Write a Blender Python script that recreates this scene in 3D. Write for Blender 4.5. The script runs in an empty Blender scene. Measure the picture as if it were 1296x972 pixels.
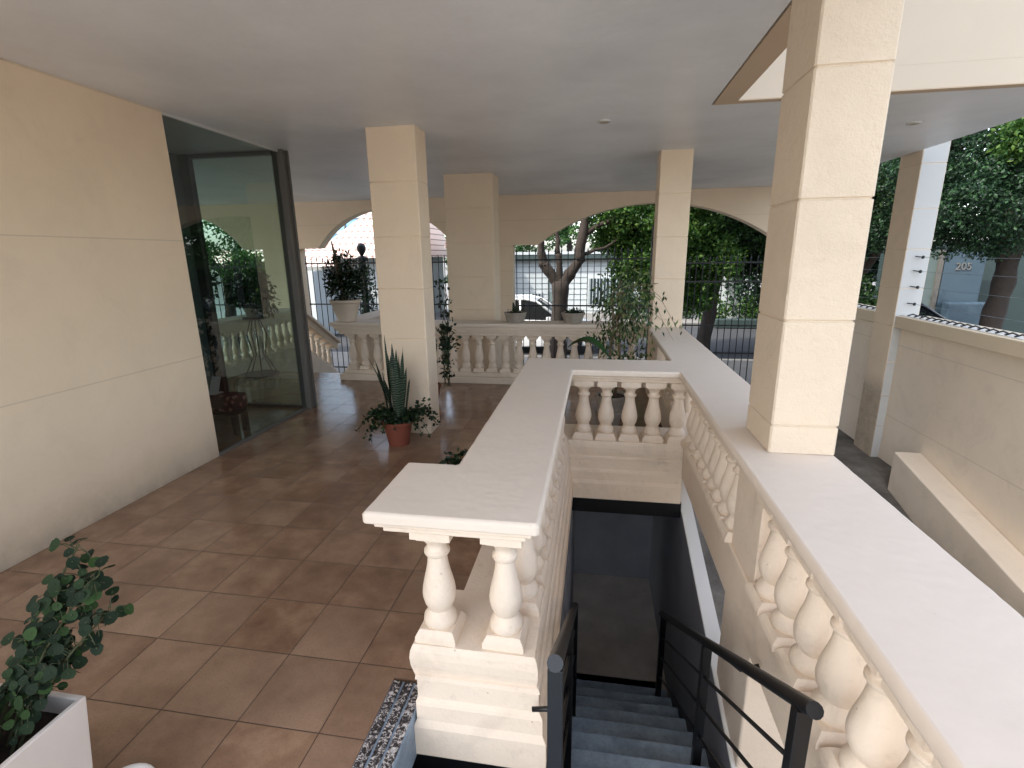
import bpy, math, random
from mathutils import Vector, Matrix, noise
R = random.Random(7)
S = bpy.context.scene
C = S.collection
ORG = {}

# ------------------------------------------------------------------ geometry helper
class G:
    def __init__(s): s.v=[]; s.f=[]; s.m=[]
    def add(s, vs, fs):
        n=len(s.v); s.v.extend(vs); s.f.extend([tuple(i+n for i in f) for f in fs]); return s
    def box(s,x0,x1,y0,y1,z0,z1):
        return s.add([(x0,y0,z0),(x1,y0,z0),(x1,y1,z0),(x0,y1,z0),(x0,y0,z1),(x1,y0,z1),(x1,y1,z1),(x0,y1,z1)],
            [(0,3,2,1),(4,5,6,7),(0,1,5,4),(1,2,6,5),(2,3,7,6),(3,0,4,7)])
    def prism(s,pts,z0,z1):            # pts ccw in XY
        n=len(pts)
        return s.add([(x,y,z0) for x,y in pts]+[(x,y,z1) for x,y in pts],
            [tuple(range(n))[::-1],tuple(range(n,2*n))]+[(i,(i+1)%n,(i+1)%n+n,i+n) for i in range(n)])
    def prism_y(s,pts,y0,y1):          # pts ccw in XZ seen from -Y
        n=len(pts)
        return s.add([(x,y0,z) for x,z in pts]+[(x,y1,z) for x,z in pts],
            [tuple(range(n)),tuple(range(n,2*n))[::-1]]+[((i+1)%n,i,i+n,(i+1)%n+n) for i in range(n)])
    def prism_x(s,pts,x0,x1):          # pts in YZ
        n=len(pts)
        return s.add([(x0,y,z) for y,z in pts]+[(x1,y,z) for y,z in pts],
            [tuple(range(n))[::-1],tuple(range(n,2*n))]+[(i,(i+1)%n,(i+1)%n+n,i+n) for i in range(n)])
    def lathe(s,prof,c=(0,0,0),seg=24,cap=True):
        n=len(prof); vs=[]
        for r,z in prof:
            for k in range(seg):
                a=2*math.pi*k/seg; vs.append((c[0]+r*math.cos(a),c[1]+r*math.sin(a),c[2]+z))
        fs=[]
        for i in range(n-1):
            for k in range(seg):
                k2=(k+1)%seg; fs.append((i*seg+k,i*seg+k2,(i+1)*seg+k2,(i+1)*seg+k))
        if cap: fs+= [tuple(range(seg))[::-1], tuple(range((n-1)*seg,n*seg))]
        return s.add(vs,fs)
    def tube(s,pts,rad,seg=8):
        pts=[Vector(p) for p in pts]; n=len(pts)
        if not hasattr(rad,'__len__'): rad=[rad]*n
        vs=[]; up=None
        for i,p in enumerate(pts):
            d=(pts[min(i+1,n-1)]-pts[max(i-1,0)]).normalized()
            if up is None: up=Vector((0,0,1)) if abs(d.z)<.9 else Vector((1,0,0))
            a=d.cross(up).normalized(); b=a.cross(d).normalized(); up=b
            for k in range(seg):
                t=2*math.pi*k/seg; q=p+(a*math.cos(t)+b*math.sin(t))*rad[i]; vs.append(tuple(q))
        fs=[(i*seg+k,i*seg+(k+1)%seg,(i+1)*seg+(k+1)%seg,(i+1)*seg+k) for i in range(n-1) for k in range(seg)]
        fs+=[tuple(range(seg))[::-1],tuple(range((n-1)*seg,n*seg))]
        return s.add(vs,fs)
    def leaf(s,p,d,nrm,L,W,bend=0.0,seg=2):
        p=Vector(p); d=Vector(d).normalized(); nrm=Vector(nrm)
        sd=d.cross(nrm)
        if sd.length<1e-4: sd=d.orthogonal()
        sd.normalize(); nn=sd.cross(d).normalized()
        a=p; m=p+d*L*.45+nn*bend*L*.25; e=p+d*L-nn*bend*L*.3
        vs=[a,m+sd*W*.5-nn*W*.12,e,m-sd*W*.5-nn*W*.12,m]
        return s.add([tuple(q) for q in vs],[(0,1,4),(1,2,4),(2,3,4),(3,0,4)])
    def disc(s,p,nrm,r,seg=8,cup=.15):
        p=Vector(p); nrm=Vector(nrm).normalized(); a=nrm.orthogonal().normalized(); b=nrm.cross(a)
        vs=[tuple(p-nrm*r*cup)]
        for k in range(seg):
            t=2*math.pi*k/seg; rr=r*(1+.08*math.sin(3*t+p.x*50)); vs.append(tuple(p+(a*math.cos(t)+b*math.sin(t))*rr))
        return s.add(vs,[(0,1+k,1+(k+1)%seg) for k in range(seg)])

def build(name,g,mat,parent=None,smooth=False,bevel=0,bseg=2,sharp=None):
    o0=ORG.get(parent.name,(0,0,0)) if parent else (0,0,0)
    me=bpy.data.meshes.new(name)
    me.from_pydata([(x-o0[0],y-o0[1],z-o0[2]) for x,y,z in g.v],[],g.f)
    me.materials.append(mat); me.update()
    o=bpy.data.objects.new(name,me); C.objects.link(o)
    if parent: o.parent=parent; ORG[o.name]=o0
    if smooth:
        for p in me.polygons: p.use_smooth=True
        if sharp:
            try: me.set_sharp_from_angle(angle=math.radians(sharp))
            except Exception: pass
    if bevel:
        b=o.modifiers.new('Bevel','BEVEL'); b.width=bevel; b.segments=bseg; b.limit_method='ANGLE'; b.angle_limit=math.radians(35)
    return o
def tag(o,label=None,cat=None,group=None,kind=None):
    if label: o['label']=label
    if cat: o['category']=cat
    if group: o['group']=group
    if kind: o['kind']=kind
    return o
def thing(name,label,cat,loc=(0,0,0),group=None,kind=None):
    o=bpy.data.objects.new(name,None); C.objects.link(o); o.location=loc; o.empty_display_size=.1
    ORG[o.name]=tuple(loc); return tag(o,label,cat,group,kind)
def inst(name,me,parent,loc,rz=0,scale=None):
    o=bpy.data.objects.new(name,me); C.objects.link(o); o.parent=parent
    o0=ORG.get(parent.name,(0,0,0)); o.location=(loc[0]-o0[0],loc[1]-o0[1],loc[2]-o0[2]); o.rotation_euler=(0,0,rz)
    if scale: o.scale=scale
    return o

# ------------------------------------------------------------------ materials
def lin(c):
    return tuple(((x/255)/12.92 if x/255<=.04045 else ((x/255+.055)/1.055)**2.4) for x in c)+(1,)
class N:
    def __init__(s,name):
        s.mat=bpy.data.materials.new(name); s.mat.use_nodes=True; s.t=s.mat.node_tree; s.t.nodes.clear()
        s.out=s.n('ShaderNodeOutputMaterial')
    def n(s,t,**k):
        n=s.t.nodes.new(t)
        for a,b in k.items():
            if a in n.inputs.keys() if hasattr(n.inputs,'keys') else False: n.inputs[a].default_value=b
            else: setattr(n,a,b)
        return n
    def l(s,a,b): s.t.links.new(a,b)
    def math(s,op,a,b=None,c=None,clamp=False):
        n=s.t.nodes.new('ShaderNodeMath'); n.operation=op; n.use_clamp=clamp
        for i,x in enumerate((a,b,c)):
            if x is None: continue
            if isinstance(x,(int,float)): n.inputs[i].default_value=x
            else: s.l(x,n.inputs[i])
        return n.outputs[0]
    def noise(s,scale,detail=4,rough=.55,vec=None,dist=0):
        n=s.t.nodes.new('ShaderNodeTexNoise'); n.inputs['Scale'].default_value=scale; n.inputs['Detail'].default_value=detail
        n.inputs['Roughness'].default_value=rough; n.inputs['Distortion'].default_value=dist
        s.l(vec if vec is not None else s.pos(),n.inputs['Vector']); return n.outputs['Fac']
    def pos(s):
        if not hasattr(s,'_p'): s._p=s.t.nodes.new('ShaderNodeNewGeometry')
        return s._p.outputs['Position']
    def xyz(s):
        if not hasattr(s,'_x'):
            s._x=s.t.nodes.new('ShaderNodeSeparateXYZ'); s.l(s.pos(),s._x.inputs[0])
        return s._x.outputs
    def ramp(s,fac,stops,interp='LINEAR'):
        r=s.t.nodes.new('ShaderNodeValToRGB'); r.color_ramp.interpolation=interp; e=r.color_ramp.elements
        while len(e)<len(stops): e.new(.5)
        for x,(p,c) in zip(e,stops): x.position=p; x.color=c
        s.l(fac,r.inputs[0]); return r.outputs[0]
    def mix(s,fac,a,b,mode='MIX'):
        n=s.t.nodes.new('ShaderNodeMix'); n.data_type='RGBA'; n.blend_type=mode
        for i,x in ((0,fac),(6,a),(7,b)):
            if isinstance(x,(int,float,tuple)): n.inputs[i].default_value=x
            else: s.l(x,n.inputs[i])
        return n.outputs[2]
    def bsdf(s,col,rough=.6,bump=None,bstr=.3,bdist=.01,metal=0,spec=.5,coat=0):
        b=s.t.nodes.new('ShaderNodeBsdfPrincipled')
        if isinstance(col,tuple): b.inputs['Base Color'].default_value=col
        else: s.l(col,b.inputs['Base Color'])
        if isinstance(rough,(int,float)): b.inputs['Roughness'].default_value=rough
        else: s.l(rough,b.inputs['Roughness'])
        b.inputs['Metallic'].default_value=metal; b.inputs['Specular IOR Level'].default_value=spec
        b.inputs['Coat Weight'].default_value=coat
        if bump is not None:
            bn=s.t.nodes.new('ShaderNodeBump'); bn.inputs['Strength'].default_value=bstr; bn.inputs['Distance'].default_value=bdist
            s.l(bump,bn.inputs['Height']); s.l(bn.outputs[0],b.inputs['Normal'])
        s.b=b; s.l(b.outputs[0],s.out.inputs[0]); return s.mat

def sc(c,k): return (c[0]*k,c[1]*k,c[2]*k,1)
def paint(name,col,groove=None,bs=90,bstr=.25,bdist=.004,rough=.75,var=.1,dirt=None,grw=.007,wear=0):
    n=N(name); c=lin(col)
    big=n.noise(1.1,5,.6); col1=n.mix(n.math('MULTIPLY',n.math('SUBTRACT',big,.3,clamp=True),1.6,clamp=True),sc(c,1-var),sc(c,1+var*.4))
    mid=n.noise(9,4,.7); col1=n.mix(n.math('MULTIPLY',mid,.25),col1,sc(c,.86))
    if dirt:
        z=n.xyz()[2]
        d=n.math('SUBTRACT',1,n.math('DIVIDE',n.math('SUBTRACT',z,dirt[0]),dirt[1]),clamp=True)
        d=n.math('MULTIPLY',n.math('MULTIPLY',d,d),n.math('ADD',n.noise(6,5,.7),.1))
        col1=n.mix(n.math('MULTIPLY',d,.75,clamp=True),col1,lin((92,80,66)))
    h=n.math('ADD',n.noise(bs,3,.6),n.math('MULTIPLY',n.noise(bs*.22,3,.6),1.2))
    if wear:
        vo=n.t.nodes.new('ShaderNodeTexVoronoi'); vo.inputs['Scale'].default_value=17; vo.inputs['Randomness'].default_value=1; n.l(n.pos(),vo.inputs['Vector'])
        sep=n.t.nodes.new('ShaderNodeSeparateColor'); n.l(vo.outputs['Color'],sep.inputs[0])
        pit_=n.math('MULTIPLY',n.math('LESS_THAN',n.math('ADD',vo.outputs['Distance'],n.math('MULTIPLY',n.noise(120,2,.6),.10)),.115),n.math('GREATER_THAN',sep.outputs[0],.80))
        col1=n.mix(n.math('MULTIPLY',pit_,.5*wear),col1,lin((120,98,80))); h=n.math('SUBTRACT',h,n.math('MULTIPLY',pit_,1.0))
        sm=n.noise(2.6,6,.72,dist=.8); col1=n.mix(n.math('MULTIPLY',n.math('SUBTRACT',sm,.52,clamp=True),1.7*wear,clamp=True),col1,lin((150,134,118)))
        ss=n.noise(16,5,.75); col1=n.mix(n.math('MULTIPLY',n.math('SUBTRACT',ss,.57,clamp=True),2.0*wear,clamp=True),col1,lin((168,150,132)))
        h=n.math('ADD',h,n.math('MULTIPLY',n.noise(7,3,.6),2.5))
    if groove:
        z=n.xyz()[2]
        t=n.math('FRACT',n.math('DIVIDE',n.math('SUBTRACT',z,groove[0]-groove[1]/2),groove[1]))
        dd=n.math('MULTIPLY',n.math('ABSOLUTE',n.math('SUBTRACT',t,.5)),groove[1])
        m=n.math('SUBTRACT',1,n.math('DIVIDE',dd,grw),clamp=True)
        h=n.math('SUBTRACT',h,n.math('MULTIPLY',m,3.0))
        col1=n.mix(n.math('MULTIPLY',m,.45),col1,sc(c,.45))
    return n.bsdf(col1,rough,h,bstr,bdist,spec=.3)
def flat(name,col,rough=.5,metal=0,bs=40,bstr=.08,var=.25,spec=.5,coat=0,sc_=6):
    n=N(name); c=lin(col); f=n.noise(sc_,4,.6)
    return n.bsdf(n.mix(f,sc(c,1-var),sc(c,1+var)),rough,n.noise(bs,3,.6),bstr,.004,metal,spec,coat)
def leafmat(name,c1,c2,trans=.3,rough=.45):
    n=N(name); g=n.t.nodes.new('ShaderNodeNewGeometry')
    col=n.ramp(g.outputs['Random Per Island'],[(0,sc(lin(c1),.7)),(.5,lin(c1)),(1,lin(c2))])
    col=n.mix(n.math('MULTIPLY',n.noise(1.4,3,.6),.7),col,sc(lin(c1),.45))
    n.bsdf(col,rough,spec=.35)
    tr=n.t.nodes.new('ShaderNodeBsdfTranslucent'); n.l(col,tr.inputs[0])
    mx=n.t.nodes.new('ShaderNodeMixShader'); mx.inputs[0].default_value=trans
    n.l(n.b.outputs[0],mx.inputs[1]); n.l(tr.outputs[0],mx.inputs[2]); n.l(mx.outputs[0],n.out.inputs[0]); return n.mat

GR=(.013,.4675)
M={}
M['wall']=paint('cream_wall_paint',(235,214,186),groove=(.915,.9375),bs=120,bstr=.16,dirt=(0,.4),var=.10,grw=.006,wear=.25)
M['arcade']=paint('cream_arcade_paint',(234,213,187),groove=GR,bs=110,bstr=.15,grw=.006)
M['column']=paint('column_roughcast',(226,208,184),bs=150,bstr=.6,bdist=.006,dirt=(-.05,.25),wear=.3)
M['columnfine']=paint('column_paint',(238,218,192),bs=130,bstr=.25,dirt=(-.05,.3),wear=.3)
M['bal']=paint('balustrade_paint',(236,218,196),bs=70,bstr=.4,bdist=.005,rough=.6,var=.12,wear=.8)
M['cap']=paint('cap_slab_paint',(225,210,193),bs=45,bstr=.12,bdist=.003,rough=.6,var=.06,wear=.18)
M['ceiling']=paint('ceiling_paint',(238,240,242),bs=14,bstr=.08,bdist=.01,var=.2,rough=.42,wear=.12)
M['facade']=paint('facade_paint',(212,198,178),bs=60,bstr=.1)
M['strip']=paint('beam_paint',(200,178,152),bs=80,bstr=.12)
M['bwall']=paint('boundary_paint',(248,232,210),groove=(.56,.9),bs=90,bstr=.15,dirt=(-1.3,.6),var=.12,wear=.4)
M['bcap']=paint('boundary_cap_paint',(226,210,184),bs=60,bstr=.15)
M['white']=paint('white_wall_paint',(236,234,228),bs=60,bstr=.1,var=.06)
M['columnlit']=paint('daylit_column_side',(206,206,202),bs=90,bstr=.15,var=.08)  # column colour made paler, with the light-well daylight painted in
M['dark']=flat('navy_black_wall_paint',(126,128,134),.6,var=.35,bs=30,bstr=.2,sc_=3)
M['pitfloor']=flat('dark_screed',(186,178,168),.7,var=.45,bs=30,bstr=.3,sc_=4)
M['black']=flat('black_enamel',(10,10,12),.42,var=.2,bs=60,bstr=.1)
M['iron']=flat('dark_iron',(16,20,26),.5,var=.3)
M['frame']=flat('grey_aluminium',(104,100,94),.45,.1,var=.12)
M['darkframe']=flat('dark_aluminium',(62,62,62),.45,.1,var=.12)
M['terracotta']=flat('terracotta',(122,64,46),.75,var=.2,bs=70,bstr=.2)
M['potwhite']=flat('cream_pot_glaze',(205,190,172),.6,var=.12)
M['planter']=flat('white_planter_plastic',(215,205,195),.5,var=.05)
M['concretepot']=flat('weathered_concrete',(150,142,130),.85,var=.3,bs=60,bstr=.4,sc_=20)
M['soil']=flat('soil',(40,30,22),.95,var=.5,bs=90,bstr=.8,sc_=40)
M['bark']=flat('bark',(52,44,38),.9,var=.55,bs=14,bstr=1.0,sc_=9)
M['stem']=flat('stem',(62,66,38),.7,var=.3)
M['woodstem']=flat('wood_stem',(120,100,78),.8,var=.3)
M['fabricred']=None
M['paper']=flat('paper',(215,220,228),.7,var=.03)
M['asphalt']=flat('asphalt',(52,53,55),.85,var=.35,bs=120,bstr=.5,sc_=2.5)
M['pavement']=flat('pavement_concrete',(112,110,106),.85,var=.25,bs=60,bstr=.3,sc_=2.5)
M['carwhite']=flat('white_car_paint',(225,228,230),.25,var=.02,bstr=0,coat=.6)
M['cardark']=flat('dark_car_paint',(26,30,40),.22,var=.05,bstr=0,coat=.8)
M['carglass']=flat('car_glass',(14,17,20),.08,var=.05,bstr=0)
M['tyre']=flat('tyre',(20,20,20),.8,var=.1)
M['rim']=flat('rim',(150,150,155),.35,.8,var=.1)
M['hwhite']=paint('house_white',(186,192,192),bs=30,bstr=.1,var=.08)
M['hgrey']=flat('house_greygreen',(96,110,108),.7,var=.12,sc_=2)
M['fascia']=flat('dark_fascia',(46,60,58),.6,var=.2)
M['panel']=flat('bluegrey_panel',(66,84,96),.4,var=.12,sc_=2)
M['blind']=None
M['lampmetal']=flat('lamp_trim',(205,205,200),.35,.2,var=.05)
M['insul']=flat('insulator',(18,18,20),.5,var=.1)
M['wire']=flat('galvanised_wire',(130,140,145),.4,.8,var=.1)

# tiled floor
n=N('ceramic_floor_tiles'); P=n.xyz(); s_=.33323
tx=n.math('DIVIDE',n.math('ADD',P[0],1.2991+s_*40),s_); ty=n.math('DIVIDE',n.math('ADD',P[1],-1.6696+s_*40),s_)
fx,fy=n.math('FRACT',tx),n.math('FRACT',ty)
ex=n.math('MINIMUM',fx,n.math('SUBTRACT',1,fx)); ey=n.math('MINIMUM',fy,n.math('SUBTRACT',1,fy))
ed=n.math('MULTIPLY',n.math('MINIMUM',ex,ey),s_)
gm=n.math('SUBTRACT',1,n.math('DIVIDE',n.math('SUBTRACT',ed,.0012,clamp=True),.0016),clamp=True)
cb=n.t.nodes.new('ShaderNodeCombineXYZ'); n.l(n.math('FLOOR',tx),cb.inputs[0]); n.l(n.math('FLOOR',ty),cb.inputs[1])
wn=n.t.nodes.new('ShaderNodeTexWhiteNoise'); wn.noise_dimensions='3D'; n.l(cb.outputs[0],wn.inputs[0])
va=n.t.nodes.new('ShaderNodeVectorMath'); va.operation='ADD'; n.l(n.pos(),va.inputs[0]); n.l(wn.outputs['Color'],va.inputs[1])
vm=n.t.nodes.new('ShaderNodeVectorMath'); vm.operation='SCALE'; vm.inputs[3].default_value=1.0; n.l(va.outputs[0],vm.inputs[0])
cl=n.noise(5.5,5,.6,vm.outputs[0],0); cl2=n.noise(1.7,3,.5)
base=n.ramp(cl,[(.25,lin((112,84,67))),(.5,lin((142,112,89))),(.75,lin((168,138,113)))])
base=n.mix(n.math('MULTIPLY',n.math('POWER',wn.outputs['Value'],1.5),.42),base,lin((172,146,122)))
base=n.mix(n.math('MULTIPLY',n.math('SUBTRACT',cl2,.42,clamp=True),1.4,clamp=True),base,lin((100,74,60)))
speck=n.noise(110,3,.65); base=n.mix(n.math('MULTIPLY',n.math('SUBTRACT',speck,.5,clamp=True),1.2,clamp=True),base,lin((90,62,48)))
s3=n.t.nodes.new('ShaderNodeSeparateColor'); n.l(wn.outputs['Color'],s3.inputs[0]); base=n.mix(n.math('MULTIPLY',n.math('GREATER_THAN',s3.outputs[1],.72),.2),base,lin((98,72,58)))
base=n.mix(gm,base,n.mix(n.noise(3,3,.6),lin((74,52,38)),lin((46,32,26))))
rg=n.math('ADD',n.math('MULTIPLY',cl,.16),n.math('ADD',.11,n.math('MULTIPLY',gm,.5)))
M['tiles']=n.bsdf(base,rg,n.math('SUBTRACT',n.math('MULTIPLY',n.noise(25,3,.6),.12),gm),.35,.003,spec=.55)

# painted steps: blue grey, worn
n=N('blue_grey_step_paint'); a=n.noise(5,6,.7); b=n.noise(45,4,.8)
base=n.ramp(a,[(.3,lin((108,124,140))),(.6,lin((148,166,182))),(.8,lin((172,184,194)))])
base=n.mix(n.math('MULTIPLY',n.math('SUBTRACT',b,.52,clamp=True),2,clamp=True),base,lin((60,62,62)))
M['steps']=n.bsdf(base,.55,b,.3,.004)
# speckled nosing
n=N('black_white_granite'); a=n.noise(48,4,.8,dist=1.2); 
M['nosing']=n.bsdf(n.ramp(a,[(.47,lin((38,33,34))),(.53,lin((84,78,78))),(.565,lin((205,200,196)))]),.55,a,.5,.004)
# driveway
n=N('old_concrete_driveway'); a=n.noise(2.2,6,.7); b=n.noise(30,5,.8)
base=n.ramp(a,[(.3,lin((78,72,66))),(.55,lin((112,106,98))),(.75,lin((138,132,124)))])
base=n.mix(n.math('MULTIPLY',n.math('SUBTRACT',b,.5,clamp=True),1.8,clamp=True),base,lin((66,60,54)))
M['drive']=n.bsdf(base,.85,b,.6,.006)
# roof tiles
n=N('clay_roof_tiles'); P=n.xyz()
w1=n.math('ABSOLUTE',n.math('SINE',n.math('MULTIPLY',P[0],13))); w2=n.math('FRACT',n.math('MULTIPLY',P[2],4.5))
M['roof']=n.bsdf(n.mix(n.math('MULTIPLY',n.math('GREATER_THAN',w2,.82),.7),n.mix(w1,lin((160,120,108)),lin((232,212,200))),lin((90,58,50))),.8,w1,.8,.05)
# blinds / barred windows
n=N('barred_window'); P=n.xyz(); t=n.math('FRACT',n.math('MULTIPLY',P[0],7))
M['blind']=n.bsdf(n.mix(n.math('GREATER_THAN',t,.35),lin((150,160,160)),lin((38,48,52))),.4)
# banded snake plant leaf
n=N('banded_leaf'); w=n.t.nodes.new('ShaderNodeTexWave'); w.bands_direction='Z'; w.inputs['Scale'].default_value=14; w.inputs['Distortion'].default_value=7; w.inputs['Detail'].default_value=3; n.l(n.pos(),w.inputs['Vector'])
M['snake']=n.bsdf(n.ramp(w.outputs['Fac'],[(.35,lin((18,32,26))),(.65,lin((34,52,40))),(.95,lin((84,102,78)))]),.4)
# floral fabric
n=N('red_floral_fabric'); v=n.t.nodes.new('ShaderNodeTexVoronoi'); v.inputs['Scale'].default_value=16; n.l(n.pos(),v.inputs['Vector'])
M['fabricred']=n.bsdf(n.ramp(v.outputs['Distance'],[(.0,lin((190,170,150))),(.28,lin((150,100,88))),(.42,lin((86,30,34))),(.7,lin((56,20,26)))]),.85)
# tinted glass
def glass(name,tint,ior=1.45,boost=0.0):
    n=N(name); tr=n.t.nodes.new('ShaderNodeBsdfTransparent'); tr.inputs[0].default_value=tint
    gl=n.t.nodes.new('ShaderNodeBsdfGlossy'); gl.inputs['Roughness'].default_value=.01; gl.inputs[0].default_value=(.85,.9,.9,1)
    fr=n.t.nodes.new('ShaderNodeLayerWeight'); fr.inputs[0].default_value=.5
    fq=n.math('MULTIPLY',n.math('POWER',fr.outputs['Facing'],4.0),.85)
    mx=n.t.nodes.new('ShaderNodeMixShader'); n.l(n.math('ADD',fq,.05+boost,clamp=True),mx.inputs[0])
    n.l(tr.outputs[0],mx.inputs[1]); n.l(gl.outputs[0],mx.inputs[2]); n.l(mx.outputs[0],n.out.inputs[0]); return n.mat
M['glass']=glass('clear_grey_glass',(.56,.61,.60,1),boost=.10)
M['glassg']=glass('green_tinted_glass',(.66,.86,.76,1))
M['tower']=flat('blue_curtain_glass',(120,165,190),.15,.2,var=.3,sc_=.6)
# foliage
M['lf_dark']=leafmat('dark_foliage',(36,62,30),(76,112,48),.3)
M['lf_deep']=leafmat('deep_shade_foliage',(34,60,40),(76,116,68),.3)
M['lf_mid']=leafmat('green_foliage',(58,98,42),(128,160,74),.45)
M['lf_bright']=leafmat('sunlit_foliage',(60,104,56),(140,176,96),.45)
M['lf_pot']=leafmat('pot_foliage',(24,42,26),(48,72,38),.12,.35)
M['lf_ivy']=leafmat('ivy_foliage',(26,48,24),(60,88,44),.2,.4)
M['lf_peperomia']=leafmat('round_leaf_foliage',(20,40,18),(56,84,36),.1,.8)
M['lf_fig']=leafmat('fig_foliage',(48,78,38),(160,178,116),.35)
M['lf_banana']=leafmat('broad_leaf',(48,88,46),(84,120,60),.3,.35)

# ------------------------------------------------------------------ world, sun, camera
SUNV=Vector((-.50,-.38,.80)).normalized()
w=bpy.data.worlds.new('World'); S.world=w; w.use_nodes=True; nt=w.node_tree
sky=nt.nodes.new('ShaderNodeTexSky'); sky.sky_type='NISHITA'; sky.sun_disc=False
sky.sun_elevation=math.asin(SUNV.z); sky.sun_rotation=math.atan2(SUNV.x,SUNV.y); sky.air_density=1.0; sky.dust_density=2.5; sky.ozone_density=1.0
bg=nt.nodes['Background']; bg.inputs[1].default_value=.68
hs=nt.nodes.new('ShaderNodeHueSaturation'); hs.inputs['Saturation'].default_value=.62; nt.links.new(sky.outputs[0],hs.inputs['Color']); nt.links.new(hs.outputs[0],bg.inputs[0])
sl=bpy.data.lights.new('sun','SUN'); sl.energy=5; sl.angle=math.radians(.53); sl.color=(1,.95,.86)
so=bpy.data.objects.new('sun',sl); C.objects.link(so); so.rotation_euler=SUNV.to_track_quat('Z','Y').to_euler(); so.location=(-10,-8,20)
cam=bpy.data.cameras.new('camera'); co=bpy.data.objects.new('camera',cam); C.objects.link(co); S.camera=co
yaw,pit,rol=.16575026,.25020393,.01388954
cy,sy,cp,sp=math.cos(yaw),math.sin(yaw),math.cos(pit),math.sin(pit)
fw=Vector((-sy*cp,cy*cp,-sp)); rt=Vector((cy,sy,0)); dn=fw.cross(rt)
r2=rt*math.cos(rol)+dn*math.sin(rol); d2=-rt*math.sin(rol)+dn*math.cos(rol)
mt=Matrix((r2,-d2,-fw)).transposed().to_4x4(); mt.translation=(0,0,1.70); co.matrix_world=mt
cam.sensor_width=36; cam.lens=36*634.17/1296; cam.clip_start=.05; cam.clip_end=2000
S.view_settings.view_transform='Standard'; S.view_settings.look='None'; S.view_settings.exposure=0
S.cycles.max_bounces=10; S.cycles.diffuse_bounces=6; S.cycles.transparent_max_bounces=12; S.cycles.use_denoising=True
S.cycles.sample_clamp_indirect=8

# ------------------------------------------------------------------ setting: ground, floors, ceiling
HC=2.8; GZ=-.93
g=G()
for x0,x1,y0,y1 in ((-200,300,6.4,300),(4.0,300,-80,6.4),(-200,-5.7,-80,6.4),(-5.7,4.0,-80,-3.2)):
    g.add([(x0,y0,GZ-.03),(x1,y0,GZ-.03),(x1,y1,GZ-.03),(x0,y1,GZ-.03)],[(0,1,2,3)])
tag(build('ground',g,M['pavement']),kind='structure')
g=G().box(-60,60,13.0,19.5,GZ-.02,GZ+.004-.02); tag(build('road',g,M['asphalt']),kind='structure')
g=G().box(-60,60,10.4,12.9,GZ-.2,GZ+.09); tag(build('pavement',g,M['pavement'],bevel=.02),kind='structure')
g=G().box(-60,60,19.6,23,GZ-.2,GZ+.12); tag(build('far_pavement',g,M['pavement'],bevel=.02),kind='structure')
g=G(); sl_=.235
g.add([(.755,-3.2,GZ-sl_*9.6),(3.8,-3.2,GZ-sl_*9.6),(3.8,6.4,GZ),(.755,6.4,GZ),(.755,10.4,GZ),(3.8,10.4,GZ)],[(0,1,2,3),(3,2,5,4)])
tag(build('driveway',g,M['drive']),kind='structure')
def rz(y): return GZ-sl_*max(0,6.4-y)
g=G().box(-14,3.7,-16,-3.25,GZ-.3,-.02); tag(build('bounce_paving',g,M['hwhite'],bevel=.01),kind='structure')  # unseen pale slab behind the camera, added to bounce sunlight onto the terrace
# terrace floor slab with stairwell opening
g=G().prism([(-4.46,-2.6),(-.785,-2.6),(-.785,1.62),(-.62,1.62),(-.62,1.9),(-.19,1.9),(-.19,4.1),(.98,4.1),(.98,6.55),(-3.55,6.55),(-3.55,6.95),(-5.45,6.95),(-5.45,3.7),(-4.46,3.7)],-.178,0)
tag(build('tiled_floor',g,M['tiles']),kind='structure')
g=G().box(-.655,.60,-2.6,1.28,-.34,-.2)
tag(build('stair_landing_floor',g,M['steps'],bevel=.004),kind='structure')
g=G().box(-1.6,.70,3.2,5.6,-2.1,-1.95); tag(build('basement_floor',g,M['pitfloor']),kind='structure')
# ceiling, stepping round the light well
g=G().prism([(-12,-1.0),(.835,-1.0),(.835,4.445),(3.6,4.445),(3.6,10.05),(-12,10.05)],HC,HC+.16)
tag(build('ceiling',g,M['ceiling']),kind='structure')

# building over the terrace
b=thing('upper_building','cream storeys of the building over the terrace, open at a light well','building',(-3,4,HC))
g=G().prism([(-12,-1.0),(1.006,-1.0),(1.006,4.36),(-12,4.36)],HC+.162,8.2); g.prism([(-12,4.362),(3.597,4.362),(3.597,10.055),(-12,10.055)],HC+.162,4.7); g.prism([(.849,-1.0),(1.006,-1.0),(1.006,4.36),(3.597,4.362),(3.597,4.436),(.849,4.436)],HC+.004,HC+.161); build('upper_wall',g,M['facade'],b)
g=G().prism([(.847,-1.0),(1.008,-1.0),(1.008,4.358),(3.598,4.358),(3.598,4.438),(.847,4.438)],HC-.004,HC+.003); build('edge_beam',g,M['strip'],b,bevel=.002)
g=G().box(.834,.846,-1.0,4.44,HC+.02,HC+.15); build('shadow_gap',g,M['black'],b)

# entrance wall (left)
w1=thing('entrance_wall','cream rendered wall with horizontal joints left of the glass entrance','wall',(-3.9,0,0))
build('wall_face',G().box(-4.46,-3.28,-1.0,3.704,0.0,HC-.001),M['wall'],w1,bevel=.004)

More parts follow.
